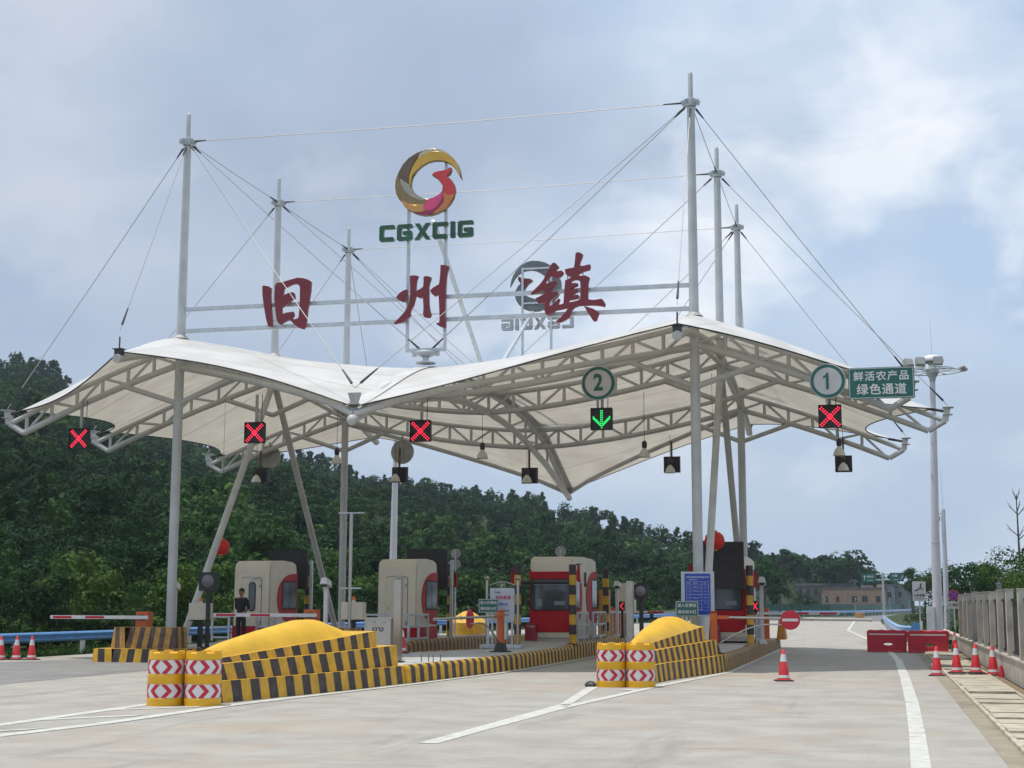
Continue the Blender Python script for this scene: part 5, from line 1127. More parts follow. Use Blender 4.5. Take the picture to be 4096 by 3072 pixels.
# ------------------------------------------------------------ boom gates
def boom(x, y, zb, dirx, ln, label, za=1.36, yaw=0):
    t = thing('boom_gate', label, 'boom gate', (x, y, zb), 0, 'orange boom gates with red and white arms'); b = MB(); b.box((0, 0, (za+.14-zb)/2), (.40, .34, za+.14-zb)); b.box((0, 0, .02), (.48, .42, .04)); b.build('cabinet', M['orange'], t, bevel=.012)
    b = MB(); zz = za-zb-.03; d = Vector((dirx*math.cos(yaw), math.sin(yaw), 0)); o = Vector((-dirx*.25, -.24, zz)); b.bar(o, o+d*ln, .05, .105); a = b.build('arm', M['white'], t, bevel=.006)
    for k in range(4):
        s0 = ln*(.97-.335*k)-.62
        if s0 < .5: continue
        b = MB(); b.bar(o+d*s0+Vector((0, -.0275, 0)), o+d*(s0+.62)+Vector((0, -.0275, 0)), .006, .07); b.build('red_band', M['red'], a)
    b = MB(); b.box((0, -.19, zz), (.16, .06, .16)); b.build('pivot', M['dark'], t)
boom(-21.4, 40.75, .36, -1, 3.25, 'orange boom gate left of the front left mast with its arm pointing left', 1.28)
boom(-16.25, 41.3, .38, -1, 3.3, 'orange boom gate behind the large mound with its arm passing the person', 1.36)
boom(-9.86, 57.0, .40, 1, 3.4, 'orange boom gate beyond the red fronted booth', 1.40)
boom(-4.08, 55.6, .38, 1, 3.0, 'orange boom gate beyond the rightmost booth', 1.38)
def swing(x, y, zb, ang, ln, label, disc_at, curved=True):
    """manual swing barrier: orange post, tube arm with a no entry disc, bent support tube"""
    t = thing('swing_barrier', label, 'swing barrier', (x, y, zb), ang, 'swing barriers with no entry discs'); zt = 1.50-zb
    b = MB(); b.box((0, 0, zt/2+.1), (.17, .15, zt-.2)); b.box((0, 0, zt-.02), (.17, .15, .06)); b.build('post', M['orange'], t, bevel=.012)
    b = MB(); b.box((0, 0, .12), (.34, .30, .24), top=(.22, .20)); b.box((0, 0, .012), (.50, .46, .025)); b.build('foot', M['black'], t, bevel=.01)
    za = 1.35-zb; drop = .05
    b = MB(); b.bar((.08, 0, za), (.40, 0, za), .09, .09); b.build('arm_socket', M['orange'], t)
    b = MB(); b.tube([(.1, 0, za), (ln, 0, za-drop)], .034, 12); b.tube([(ln*.62, 0, za-drop*.6), (ln*.64, 0, za-drop*.62)], .045, 12); b.tube([(ln-.02, 0, za-drop), (ln+.02, 0, za-drop)], .045, 12); b.build('arm', M['stainless'], t, smooth=40)
    b = MB(); pts = [(.12, 0, .25)]+[(.12+1.35*f, 0, .25+(za-.42)*math.sin(f*math.pi/2)) for f in (.12, .25, .4, .55, .7, .85, 1)]+[(disc_at+.1, 0, za-.19)]; b.tube(pts, .020, 8); b.build('bent_support', M['stainless'], t, smooth=60)
    b = MB(); b.lathe([(.245, -.012), (.25, 0), (.245, .012)], (disc_at, -.05, za-.06), 36, axis='Y'); dd = b.build('no_entry_disc', M['red'], t, smooth=30)
    b = MB(); b.box((disc_at, -.066, za-.06), (.40, .006, .07)); b.build('white_bar', M['white'], dd)
swing(-4.12, 38.62, .42, 0, 3.97, 'swing barrier with a red no entry disc closing the right lane', 1.96)
swing(-10.0, 39.4, .385, R_(262), 4.3, 'swing barrier turned open on the island behind the large mound, disc seen edge on', 2.0)
# ------------------------------------------------------------ equipment on the islands
for x, y, zt, zb, lab in ((-10.55, 32.1, 2.22, .38, 'upright steel post standing behind the larger mound'), (-6.28, 38.5, 2.28, 0, 'upright grey post behind the right pair of barrels')):
    t = thing('equipment_post', lab, 'post', (x, y, zb), 0, 'upright square equipment posts'); b = MB(); b.box((0, 0, (zt-zb)/2), (.18, .14, zt-zb)); b.build('column', M['stainless'] if x < -8 else M['signback'], t, bevel=.012)
    b = MB(); b.box((0, 0, .012), (.28, .26, .024)); b.build('base_plate', M['dark'], t)
t = thing('anchor_bolts', 'short steel anchor bolts sticking up on the island corner', 'bolts', (-10.05, 32.3, .37)); 
for dx, dy in ((0, 0), (.08, .3), (.28, 0), (.36, .3)): b = MB(); b.tube([(dx, dy, 0), (dx, dy, .16)], .010, 6); b.build('bolt', M['dark'], t)
t = thing('steel_cabinet', 'stainless steel cabinet with a black curled mark behind the larger mound', 'cabinet', (-11.47, 33.6, .38)); b = MB(); b.box((0, 0, .47), (.64, .42, .94)); bd = b.build('case', M['stainless'], t, bevel=.01)
b = MB(); b.box((0, 0, .955), (.70, .48, .03)); b.build('lid', M['stainless'], t)
for s_ in (-1, 1): b = MB(); b.tube([(s_*.02, -.225, .745), (s_*.045, -.225, .70)]+[(s_*(.085+.042*math.cos(a)), -.225, .70+.042*math.sin(a)) for a in [R_(k) for k in range(180, 480, 22)]], .011, 6); b.build('emblem_curl', M['black'], bd)
b = MB(); b.box((-.12, -.225, .86), (.10, .01, .03)); b.box((.14, -.225, .86), (.10, .01, .03)); b.build('vent', M['signback'], bd)
def round_signal(x, y, zc_, w_, h, zb, lab):
    t = thing('round_signal_lamp', lab, 'signal lamp', (x, y, zb), 0, 'single round signal lamps on black posts'); z_ = zc_-zb
    b = MB(); b.box((0, 0, z_), (w_, .16, h)); b.build('housing', M['black'], t, bevel=.012); b = MB(); b.lathe([(h*.37, -.09), (h*.35, -.10), (0, -.125)], (0, 0, z_), 28, axis='Y', cap=False); b.build('lens', mat('grey_signal_lens', (.13, .13, .14), .25), t, smooth=60)
    b = MB(); b.box((0, 0, z_-h/2-.02), (w_*.9, .2, .03)); b.bar((0, 0, 0), (0, 0, z_-h/2), .10, .10); b.build('post', M['black'], t); b = MB(); b.box((0, 0, .01), (.3, .3, .02)); b.build('base_plate', M['dark'], t)
round_signal(-19.45, 41.0, 2.33, .60, .53, .37, 'black box with a round grey lens on a post on the leftmost island')
round_signal(-6.06, 39.0, 2.02, .36, .37, 0, 'smaller black box with a round grey lens behind the right barrels')
def beacon_cab(x, y, zc_, zb, lab):
    t = thing('beacon_cabinet', lab, 'cabinet', (x, y, zb), 0, 'cream cabinets with an orange beacon'); z_ = zc_-zb
    b = MB(); b.box((0, 0, z_), (.66, .3, .5)); b.build('case', M['cream'], t, bevel=.01); b = MB(); b.bar((0, 0, 0), (0, 0, z_-.25), .12, .12); b.box((0, 0, z_-.27), (.6, .26, .03)); b.build('post', M['black'], t)
    b = MB(); b.lathe([(.05, .25), (.05, .30)], (0, 0, z_), 12); b.build('beacon_base', M['white'], t); b = MB(); b.lathe([(.05, .30), (.05, .37), (.03, .40), (0, .41)], (0, 0, z_), 12, cap=False); b.build('beacon', mat('orange_beacon', (.7, .12, .01), .3, 0), t, smooth=50)
beacon_cab(-19.83, 41.3, 1.43, .37, 'cream cabinet with orange beacon behind the left slanting strut foot'); beacon_cab(-14.66, 40.5, 1.47, .38, 'cream cabinet with orange beacon behind the T-shaped pole')
q = at(2509, 2388, Y=58); t = thing('pale_cabinet', 'pale tall cabinet behind the grey upright post and round lamp', 'cabinet', (q.x, 58, 0)); b = MB(); b.box((0, 0, q.z), (.64, .4, 1.08)); b.build('case', M['cream'], t, bevel=.01); b = MB(); b.bar((0, 0, 0), (0, 0, q.z-.54), .3, .3); b.build('post', M['signback'], t)
t = thing('t_pole', 'thin steel T-shaped pole with two crossbars near the rear left mast', 'pole', (-14.6, 40.0, .38)); b = MB(); b.tube([(0, 0, 0), (0, 0, 3.87)], .05, 10); b.build('column', M['stainless'], t, smooth=40)
b = MB(); b.box((.0, 0, 3.875), (.74, .12, .035)); b.build('top_bar', M['galv'], t); b = MB(); b.box((.02, 0, 1.73), (.64, .05, .04)); b.build('lower_bar', M['galv'], t)
def cam_post(x, y, zb, zt, lab, s_=1):
    t = thing('camera_post', lab, 'camera', (x, y, zb), 0, 'white camera posts'); h = zt-zb
    b = MB(); b.bar((0, 0, 0), (0, 0, h), .11, .11); b.box((0, 0, .06), (.30, .26, .12), top=(.16, .16)); b.build('post', M['postwhite'], t)
    b = MB(); b.box((s_*.04, -.12, h+.12), (.24, .42, .20), Matrix.Rotation(R_(-14), 3, 'X'), top=(.16, .40)); b.build('camera_hood', M['postwhite'], t, bevel=.015); b = MB(); b.box((s_*.04, -.30, h+.05), (.15, .06, .12)); b.build('lens', M['black'], t)
cam_post(-20.75, 41.4, .37, 2.10, 'white camera post just left of the front left mast'); cam_post(-15.55, 40.6, .38, 2.16, 'white camera post beside the foot of the rear left mast')
cam_post(-9.22, 53.6, .46, 2.25, 'white camera post beyond the red fronted booth'); cam_post(-3.62, 48.6, .42, 2.30, 'white camera post right of the rightmost booth')
def lane_led(x, y, zb, zc_, lab, arrow):
    t = thing('lane_led', lab, 'signal lamp', (x, y, zb), 0, 'small lit lane lamps beyond the booths'); z_ = zc_-zb; b = MB(); b.bar((0, 0, 0), (0, 0, z_), .07, .07); b.box((0, 0, .06), (.22, .22, .12), top=(.08, .08)); b.build('post', M['black'], t)
    b = MB(); b.box((0, -.05, z_), (.20, .14, .34)); b.build('housing', M['black'], t, bevel=.008); b = MB()
    if arrow: b.bar((.06, -.125, z_+.12), (-.04, -.125, z_), .03, .012, up=(0, 1, 0)); b.bar((-.04, -.125, z_), (.06, -.125, z_-.12), .03, .012, up=(0, 1, 0))
    else: b.bar((.07, -.125, z_+.12), (-.06, -.125, z_-.10), .03, .012, up=(0, 1, 0)); b.bar((-.06, -.125, z_+.10), (.07, -.125, z_-.12), .03, .012, up=(0, 1, 0))
    b.build('led_symbol', M['leddim'], t)
lane_led(-8.98, 53.3, .46, 1.60, 'small lamp with a red arrow pointing left beyond the red fronted booth', True); lane_led(-3.80, 48.4, .42, 1.62, 'small lamp with a red cross right of the rightmost booth', False)
# small lights-off signs
for x, y, z_, zb, lab in ((-4.85, 39.0, 1.56, .40, 'green sign with two rows of white characters above the smaller mound'), (-11.03, 42.0, 1.62, .39, 'green sign with two rows of white characters before the notice stand')):
    t = thing('headlight_sign', lab, 'sign', (x, y, zb), 0, 'green signs asking drivers to switch off headlights'); zz = z_-zb
    b = MB(); b.box((0, 0, zz), (.60, .025, .40)); b.build('panel', M['green'], t, bevel=.006)
    b = MB(); [b.box((0, -.015, zz+s_*.185), (.58, .004, .012)) for s_ in (-1, 1)]; [b.box((s_*.285, -.015, zz), (.012, .004, .36)) for s_ in (-1, 1)]; b.build('border', M['white'], t)
    text('writing', '进入收费站', .098, (0, -.016, zz+.085), M['white'], t, bold=.016, ext=.002, spacing=1.02); text('writing', '请关闭大灯', .098, (0, -.016, zz-.085), M['white'], t, bold=.016, ext=.002, spacing=1.02)
    b = MB(); b.bar((-.02, .03, 0), (-.02, .03, zz), .06, .04); b.bar((.10, .03, 0), (.10, .03, zz-.1), .03, .03); b.build('post', M['galv'], t)
# notice stand
t = thing('notice_stand', 'steel notice stand with a white poster behind the small green sign', 'notice board', (-10.74, 42.5, .39)); 
for x in (-.47, .47): b = MB(); b.tube([(x, 0, .06), (x, 0, 1.98)], .045, 12); b.lathe([(.05, 1.98), (.08, 2.0), (.09, 2.03), (.05, 2.09), (0, 2.11)], (x, 0, 0), 12, cap=False); b.build('column', M['stainless'], t, smooth=40)
b = MB(); b.tube([(-.40, 0, 1.84)]+[(-.36+.72*k/8, 0, 1.84+.09*math.sin(math.pi*k/8)) for k in range(9)]+[(.40, 0, 1.84)], .018, 8)
b.tube([(.075*math.cos(a), 0, 1.83+.075*math.sin(a)) for a in [2*math.pi*k/14 for k in range(14)]], .014, 6, closed=True)
b.lathe([(.035, -.02), (.035, .02)], (0, 0, 1.83), 10, axis='Y'); b.build('arch_ornament', M['stainless'], t, smooth=50)
b = MB(); b.box((0, 0, 1.26), (.74, .10, .98)); pn = b.build('poster_case', M['galv'], t, bevel=.012); b = MB(); b.box((0, -.053, 1.26), (.62, .006, .88)); b.build('poster', mat('pale_poster', (.48, .50, .58), .4, 0, .04, 2), pn)
text('writing', '钦州高速', .115, (.04, -.058, 1.46), M['barred'], pn, bold=.02, ext=.002); text('writing', '收费公示', .075, (.04, -.058, 1.27), M['boardblue'], pn, bold=.012, ext=.002); text('writing', '欢迎使用', .05, (.12, -.058, 1.08), M['dark'], pn, ext=.002); text('writing', '一路平安', .05, (.12, -.058, .96), M['dark'], pn, ext=.002); text('writing', '钦州高速', .045, (-.14, -.058, 1.62), M['dark'], pn, ext=.002)
b = MB()
for x in (-.38, .38): b.bar((x-.08*(1 if x > 0 else -1), 0, .1), (x-.08*(1 if x > 0 else -1), 0, .8), .06, .06); b.bar((x, 0, 1.55), (x*1.2, 0, 1.55), .03, .03); b.bar((x, 0, .95), (x*1.2, 0, .95), .03, .03)
b.box((0, 0, .50), (.34, .16, .5)); b.box((0, .0, .05), (1.25, .5, .10)); b.build('base', M['galv'], t, bevel=.01)
# blue tariff board
t = thing('tariff_board', 'blue board with a white table of charges in front of the front right mast', 'notice board', (-4.70, 40.2, .42)); zc_ = 1.535
b = MB(); b.box((0, 0, zc_), (.80, .06, 1.20)); b.build('frame', M['galv'], t, bevel=.01); b = MB(); b.box((0, -.034, zc_), (.70, .012, 1.10)); fc = b.build('face', M['boardblue'], t)
b = MB()
for k in range(10): b.box((0, -.042, zc_+.33-k*.085), (.60, .003, .006))
for x in (-.30, -.20, .10, .30): b.box((x, -.042, zc_-.05), (.006, .003, .77))
b.build('table_lines', M['lightgrey'], fc)
text('writing', '高速公路车辆通行费收费标准公示牌', .046, (0, -.043, zc_+.45), M['white'], fc, bold=.012, ext=.002, sx=.82); text('writing', '收费站名称 旧州', .030, (-.12, -.043, zc_+.38), M['white'], fc, ext=.002)
rows = [('车型', '收费系数', '备注'), ('一', '七座以下', '1.0'), ('二', '八至十九座', '1.5'), ('三', '二十至三十九座', '2.0'), ('四', '四十座以上', '2.4'), ('五', '货车计重', '0.08')]
for k, r_w in enumerate(rows):
    for x, s_ in zip((-.25, -.05, .20), r_w): text('writing', s_, .034, (x, -.043, zc_+.29-k*.085*1.2), M['lightgrey'], fc, ext=.002)
text('writing', '投诉电话 监督电话', .034, (0, -.043, zc_-.42), M['lightgrey'], fc, ext=.002)
b = MB()
for x in (-.42, .42): b.bar((x, 0, 0), (x, 0, 2.14), .05, .05)
b.build('post', M['galv'], t)
# round mirrors and discs on far poles
for x, y, zz, r, lab, zb in ((-17.2, 60, (3.76, 3.32), .21, 'two grey discs on one pole behind the second booth', 0), (-12.68, 60, (3.82,), .23, 'single grey disc above the roof of the red fronted booth', 0), (-19.0, 98, (2.25,), .30, 'small grey round sign far behind between the booths', 0)):
    t = thing('round_sign', lab, 'sign', (x, y, zb)); 
    for z_ in zz: b = MB(); b.lathe([(r, -.01), (r, .01)], (0, 0, z_), 24, axis='Y'); b.build('plate', M['signback'], t)
    b = MB(); b.bar((0, -.03, 0), (0, -.03, zz[0]+.1), .06, .04); b.build('post', M['galv'], t)
t = thing('yellow_cabinet', 'tall orange-yellow cabinet behind the far end of the red fronted booth', 'cabinet', (-9.75, 54.0, .44)); b = MB(); b.box((0, 0, .88), (.36, .4, 1.76)); b.build('case', mat('amber_cabinet', (.50, .21, .02), .5, 0, .1, 2), t, bevel=.02)
# far yellow exit domes (noses of the exit islands)
for x, y, lab in ((-17.35, 62.5, 'yellow dome at the far end of the second island, seen past the second booth'), (-6.6, 60.8, 'yellow bumper block peeping out behind the swing barrier and mound')):
    t = thing('yellow_dome', lab, 'bumper block', (x, y, 0)); b = MB(); b.lathe([(.95, 0), (.92, .85), (.55, 1.12), (.2, 1.33), (0, 1.36)] if x < -10 else [(.55, 0), (.5, .95), (.3, 1.15), (0, 1.2)], (0, 0, 0), 20, cap=False); b.build('body', M['yellow'], t, smooth=50)
t = thing('orange_block', 'orange-yellow wedge at the end of the right island beside the boom gate', 'bumper block', (-3.55, 57.6, .36)); b = MB(); b.box((0, 0, .38), (.35, 1.2, .76), top=(.16, 1.0)); b.build('wedge', mat('amber_cabinet', (.50, .21, .02), .5), t, bevel=.02)

# ------------------------------------------------------------ person
P0 = Vector((-20.33, 45.35, .40)); prs = thing('person', 'person in black shirt and black trousers standing beside the leftmost booth with arms behind', 'person', P0, R_(95)); prs.scale = (1.0,)*3
def skinned(name, verts, edges, rad, m, parent, sub=2, root=0):
    me = bpy.data.meshes.new(name); me.from_pydata(verts, edges, []); o = bpy.data.objects.new(name, me); C.objects.link(o); sk = o.modifiers.new('s', 'SKIN'); 
    for i, r in enumerate(rad): v = me.skin_vertices[0].data[i]; v.radius = (r, r) if not isinstance(r, tuple) else r; v.use_root = (i == root)
    sb = o.modifiers.new('u', 'SUBSURF'); sb.levels = sb.render_levels = sub; bpy.context.view_layer.update()
    m2 = bpy.data.meshes.new_from_object(o.evaluated_get(bpy.context.evaluated_depsgraph_get())); bpy.data.objects.remove(o); m2.name = name; m2.materials.clear(); m2.materials.append(m)
    m2.polygons.foreach_set('use_smooth', [True]*len(m2.polygons)); o = bpy.data.objects.new(name, m2); C.objects.link(o); o.parent = parent; return o
# faces left (-X) and a little to the camera; y is across his shoulders in local space
bv = [(0, 0, .92), (0, 0, 1.08), (0, 0, 1.24), (.01, 0, 1.40), (-.01, 0, 1.47), (-.02, 0, 1.53),     # 0-5 spine, neck
      (.01, -.15, 1.40), (.11, -.215, 1.14), (.16, -.10, .99), (.17, -.03, .96),                           # 6-9 near arm behind the back
      (.01, .15, 1.40), (.11, .215, 1.14), (.16, .10, .99), (.17, .04, .97),                                # 10-13 far arm
      (0, -.09, .88), (-.02, -.10, .50), (.03, -.11, .09), (-.11, -.12, .035),                              # 14-17
      (0, .09, .88), (.02, .10, .50), (.07, .10, .09), (-.07, .12, .035), (-.025, 0, 1.60), (-.035, 0, 1.68)]
be = [(0, 1), (1, 2), (2, 3), (3, 4), (4, 5), (5, 22), (22, 23), (3, 6), (6, 7), (7, 8), (8, 9), (3, 10), (10, 11), (11, 12), (12, 13), (0, 14), (14, 15), (15, 16), (16, 17), (0, 18), (18, 19), (19, 20), (20, 21)]
br = [(.10, .15), (.095, .135), (.11, .16), (.09, .13), .055, .05, .055, .042, .03, .024, .055, .042, .03, .024, .085, .058, .04, .035, .085, .058, .04, .035, (.105, .095), (.10, .09)]
skinned('body', bv, be, br, M['skin'], prs)
sv = bv[:4]+[(0, 0, 1.455)]+bv[6:8]+[(.12, -.18, 1.07)]+bv[10:12]+[(.12, .18, 1.07)]; se = [(0, 1), (1, 2), (2, 3), (3, 4), (3, 5), (5, 6), (6, 7), (3, 8), (8, 9), (9, 10)]
skinned('shirt', sv, se, [(.115, .17), (.115, .155), (.13, .18), (.115, .155), .078, .075, .058, .050, .075, .058, .050], M['shirt'], prs)
tv = [(0, 0, .98), (0, 0, .90), (0, -.09, .86), (-.02, -.10, .50), (.03, -.11, .10), (0, .09, .86), (.02, .10, .50), (.07, .10, .10)]
skinned('trousers', tv, [(0, 1), (1, 2), (2, 3), (3, 4), (1, 5), (5, 6), (6, 7)], [(.11, .16), (.115, .165), .105, .078, .062, .105, .078, .062], M['trousers'], prs)
for yy, xo in ((-.115, 0), (.11, .04)): skinned('shoe', [(.04+xo, yy, .055), (-.04+xo, yy, .05), (-.13+xo, yy*1.1, .04)], [(0, 1), (1, 2)], [.048, .045, .035], M['shoe'], prs)
b = MB(); hp = [(.086, -.07), (.098, -.03), (.102, .02), (.094, .06), (.068, .095), (.03, .112), (0, .115)]; hv_ = []
for r, h in hp: hv_ += [(.012+r*1.06*math.cos(a)+(.03 if (h < 0 and abs(a-math.pi) < 1.0) else 0)+h*.0, r*.93*math.sin(a), 1.665+h+(.045 if (h < 0 and abs(a-math.pi) < 1.1) else 0)) for a in [2*math.pi*j/20 for j in range(20)]]
b.add(hv_, [(i*20+j, i*20+(j+1) % 20, (i+1)*20+(j+1) % 20, (i+1)*20+j) for i in range(6) for j in range(20)]); b.build('hair', M['hair'], prs, smooth=80)
b = MB()
for s_ in (-1, 1): b.lathe([(0, -.012), (.012, 0), (0, .012)], (-.112, s_*.030, 1.645), 8, cap=False)
b.build('eye', M['hair'], prs); b = MB(); b.box((-.122, 0, 1.615), (.03, .026, .045), top=(.008, .015)); b.build('nose', M['skin'], prs, bevel=.004); b = MB(); b.box((-.108, 0, 1.572), (.012, .045, .010)); b.build('mouth', M['boothred'], prs, bevel=.002)
for s_ in (-1, 1): b = MB(); b.lathe([(0, -.03), (.016, -.012), (.018, .012), (0, .03)], (-.015, s_*.073, 1.625), 8, cap=False); b.build('ear', M['skin'], prs, smooth=60)
for s_, px_ in ((-1, .175), (1, .178)):
    hv = [(px_, -s_*-.02, .96)]; he = []; 
    vsn = [(px_, s_*.03, .965), (px_+.008, s_*.0, .945), (px_+.01, -s_*.03, .93)]; ed = [(0, 1), (1, 2)]; rad = [.022, (.018, .032), (.014, .034)]
    for k in range(4):
        b0 = len(vsn); zz = .955-.018*k; vsn += [(px_+.012, -s_*.045, zz-.005), (px_+.016, -s_*(.068+.004*(k in (1, 2))), zz-.012), (px_+.010, -s_*(.085+.005*(k in (1, 2))), zz-.02)]; ed += [(2, b0), (b0, b0+1), (b0+1, b0+2)]; rad += [.009, .0085, .007]
    b0 = len(vsn); vsn += [(px_-.005, -s_*.01, .985), (px_-.008, -s_*.035, .998)]; ed += [(1, b0), (b0, b0+1)]; rad += [.011, .009]
    skinned('hand', vsn, ed, rad, M['skin'], prs, sub=1)

# ------------------------------------------------------------ tall poles
t = thing('high_mast_lamp', 'tall pale lamp pole with a crown of floodlights on the right', 'lamp post', (2.52, 66, .1)); b = MB(); b.tube([(0, 0, 0), (.02, 0, 4.2)], [.215, .185], 20); b.tube([(.02, 0, 4.2), (.03, 0, 4.24)], .20, 20); b.tube([(.02, 0, 4.2), (.12, 0, 8.6), (.17, 0, 11.3)], [.178, .140, .115], 20); b.build('pole', M['lilac'], t, smooth=50)
b = MB(); b.box((0, 0, .10), (.6, .6, .06)); b.box((-.30, -.1, .75), (.34, .28, 1.5)); b.build('control_box', M['postwhite'], t, bevel=.02)
b = MB(); b.lathe([(.12, 11.2), (.14, 11.35), (.28, 11.6), (.27, 11.75), (.16, 11.8), (.16, 12.1)], (.17, 0, 0), 20); b.build('crown_hub', M['galv'], t, smooth=30)
b = MB(); b.lathe([(.50, 12.08), (.52, 12.14), (.44, 12.30), (.22, 12.38), (0, 12.40)], (.17, 0, 0), 24, cap=False); b.build('dome_cap', M['white'], t, smooth=50)
b = MB(); b.tube([(.17+1.25*math.cos(a), 1.0*math.sin(a), 11.66) for a in [2*math.pi*k/28 for k in range(28)]], .03, 8, closed=True); b.tube([(.17+.9*math.cos(a), .72*math.sin(a), 11.78) for a in [2*math.pi*k/28 for k in range(28)]], .025, 8, closed=True)
for k in range(6): a = k*math.pi/3; b.tube([(.17, 0, 11.68), (.17+1.25*math.cos(a), 1.0*math.sin(a), 11.66)], .022, 6)
b.build('ring', M['galv'], t, smooth=50); b = MB(); b.tube([(.17, 0, 12.38), (.17, 0, 14.0)], [.012, .005], 6); b.build('lightning_rod', M['galv'], t)
for dx, dy, tilt, rz_ in ((-1.02, -.55, 24, 30), (-.52, -.85, 14, 14), (.22, -.95, 4, 0), (1.32, .1, 40, -60)):
    b = MB(); c_ = Vector((.17+dx, dy, 11.98 if dx < 1 else 11.76)); R3 = Matrix.Rotation(R_(rz_), 3, 'Z') @ Matrix.Rotation(R_(-tilt), 3, 'X'); sz = (.40, .26, .36) if dx < 1 else (.34, .26, .12)
    b.box(c_, sz, R3); fl = b.build('floodlight', M['signback'], t, bevel=.02); b = MB(); b.box(c_+R3 @ Vector((0, -.135, 0)), (sz[0]*.86, .02, sz[2]*.84), R3); b.build('glass_front', M['signback'], fl)
t = thing('camera_pole', 'thinner pale pole with a dome camera and lightning rod right of the tall lamp pole', 'pole', (3.50, 80, .2)); b = MB(); b.tube([(0, 0, 0), (.03, 0, 6.4)], [.15, .105], 16); b.build('pole', M['lilac'], t, smooth=50)
b = MB(); b.tube([(.03, 0, 6.1), (-.20, -.1, 6.22), (-.24, -.1, 6.05)], .025, 8); b.build('arm', M['galv'], t); b = MB(); b.lathe([(.04, .16), (.10, .08), (.105, 0), (.10, -.08), (.05, -.16), (0, -.19)], (-.24, -.1, 5.92), 16, cap=False); b.build('dome_camera', M['signback'], t, smooth=60)
b = MB(); b.tube([(.03, 0, 6.35), (-.02, 0, 8.4)], [.012, .006], 6); b.build('lightning_rod', M['galv'], t); b = MB(); b.box((.1, 0, .08), (1.1, 1.0, .16)); b.build('footing', M['conc'], t)
t = thing('high_mast_lamp', 'tall pale pole behind the canopy at the second booth, top hidden', 'lamp post', (-22.0, 66, -.05)); b = MB(); b.tube([(0, 0, 0), (.03, 0, 4.2), (.1, 0, 10.2)], [.19, .17, .11], 18); b.build('pole', M['lilac'], t, smooth=50)
b = MB(); b.box((0, 0, .05), (.7, .7, .1)); b.build('footing', M['conc'], t)

# ------------------------------------------------------------ guardrails, fence
def guardrail(pts, ztop, label, post_every=4.0, posts=True, m='blue', postm='postwhite', side=1, bars=1):
    t = thing('guardrail', label, 'guardrail', (*pts[0], 0), 0, 'blue crash guardrails'); p0 = Vector((*pts[0], 0)); P_ = [Vector((*p, 0)) for p in pts]; prof = [(.0, 0), (.055, -.03), (.075, -.07), (.03, -.12), (.0, -.155), (.03, -.19), (.075, -.24), (.055, -.28), (0, -.31)]
    rows = []
    for i, p in enumerate(P_):
        d = (P_[min(i+1, len(P_)-1)]-P_[max(i-1, 0)]).normalized(); n_ = Vector((d.y, -d.x, 0))*side; zt = ztop[i] if isinstance(ztop, list) else ztop; rows.append([p+n_*o+Vector((0, 0, zt+z_))-p0 for o, z_ in prof]+[p+n_*(o-.012)+Vector((0, 0, zt+z_))-p0 for o, z_ in reversed(prof)])
    k = len(rows[0]); b = MB(); b.add([q for r in rows for q in r], [(i*k+j, i*k+(j+1) % k, (i+1)*k+(j+1) % k, (i+1)*k+j) for i in range(len(rows)-1) for j in range(k)]+[tuple(range(k)), tuple(range((len(rows)-1)*k, len(rows)*k))])
    b.build('rail', M[m], t, smooth=50)
    if posts:
        for i, (a, c) in enumerate(zip(P_, P_[1:])):
            L_ = (c-a).length; n = max(1, round(L_/post_every)); d = (c-a).normalized(); n_ = Vector((d.y, -d.x, 0))*side; z0_ = ztop[i] if isinstance(ztop, list) else ztop
            for j in range(n): q = a.lerp(c, (j+.35)/n)-n_*.09-p0; b = MB(); b.box((q.x, q.y, (z0_-.02)/2-.1), (.12, .14, z0_+.18)); b.build('post', M[postm], t)
guardrail([(-26.0, 30), (-26.0, 36), (-26.0, 44), (-26.0, 52), (-26.0, 60), (-25.8, 67)], .74, 'thick blue guardrail along the left road edge behind the cones')
guardrail([(-25.8, 67.1), (-24.6, 80), (-23.0, 92), (-21.3, 112), (-19.8, 132)], .74, 'blue guardrail in the distance seen between the booths', 6)
guardrail([(-19.6, 133), (-19.0, 160), (-17.5, 190), (-15, 213)], .74, 'far blue guardrail running up to the green panel fence', 8)
guardrail([(-14.8, 190), (-9.7, 191), (-5.5, 197), (-2.2, 206), (2.5, 240), (8, 316)], .80, 'far blue guardrail curving in front of the houses', 3.5, postm='signback', m='paleblue')
guardrail([(.5, 128), (.52, 110), (.68, 84), (.86, 68), (1.10, 64.6), (1.62, 64.0)], [.80]*6, 'blue guardrail ending in a curved terminal left of the tall lamp pole', 4, side=1, m='paleblue')
t = thing('terminal_board', 'blue end board on the guardrail terminal', 'guardrail end', (1.52, 63.7, 0)); b = MB(); b.box((0, 0, .62), (.34, .05, .62)); b.build('board', M['blue'], t, bevel=.01); b = MB(); b.box((.24, .05, .5), (.10, .14, 1.0)); b.build('post', M['postwhite'], t)
t = thing('green_panel_fence', 'low green panel fence at the far curve in front of the houses', 'fence', (-14.5, 205, 0)); b = MB()
gp = [Vector(q) for q in ((-.3, 0, 0), (3.5, 5, 0), (8, 12, 0), (11, 22, 0), (16, 60, 0), (21, 110, 0))]
for a, c in zip(gp, gp[1:]):
    n = 8
    for k in range(n): p, q = a.lerp(c, k/n), a.lerp(c, (k+.93)/n); b.bar(p+Vector((0, 0, .82)), q+Vector((0, 0, .82)), .05, 1.66)
b.build('panel', mat('dark_green_panel', (.012, .085, .06), .5, 0, .1, .3), t)
t = thing('roadside_fence', 'tall grey concrete fence with black panels along the right edge', 'fence', (2.95, 40, 0))
b = MB(); b.box((.02, 4.0, .24), (.20, 70, .52), top=(.20, 70)); b.build('base_wall', M['fence'], t, bevel=.01)
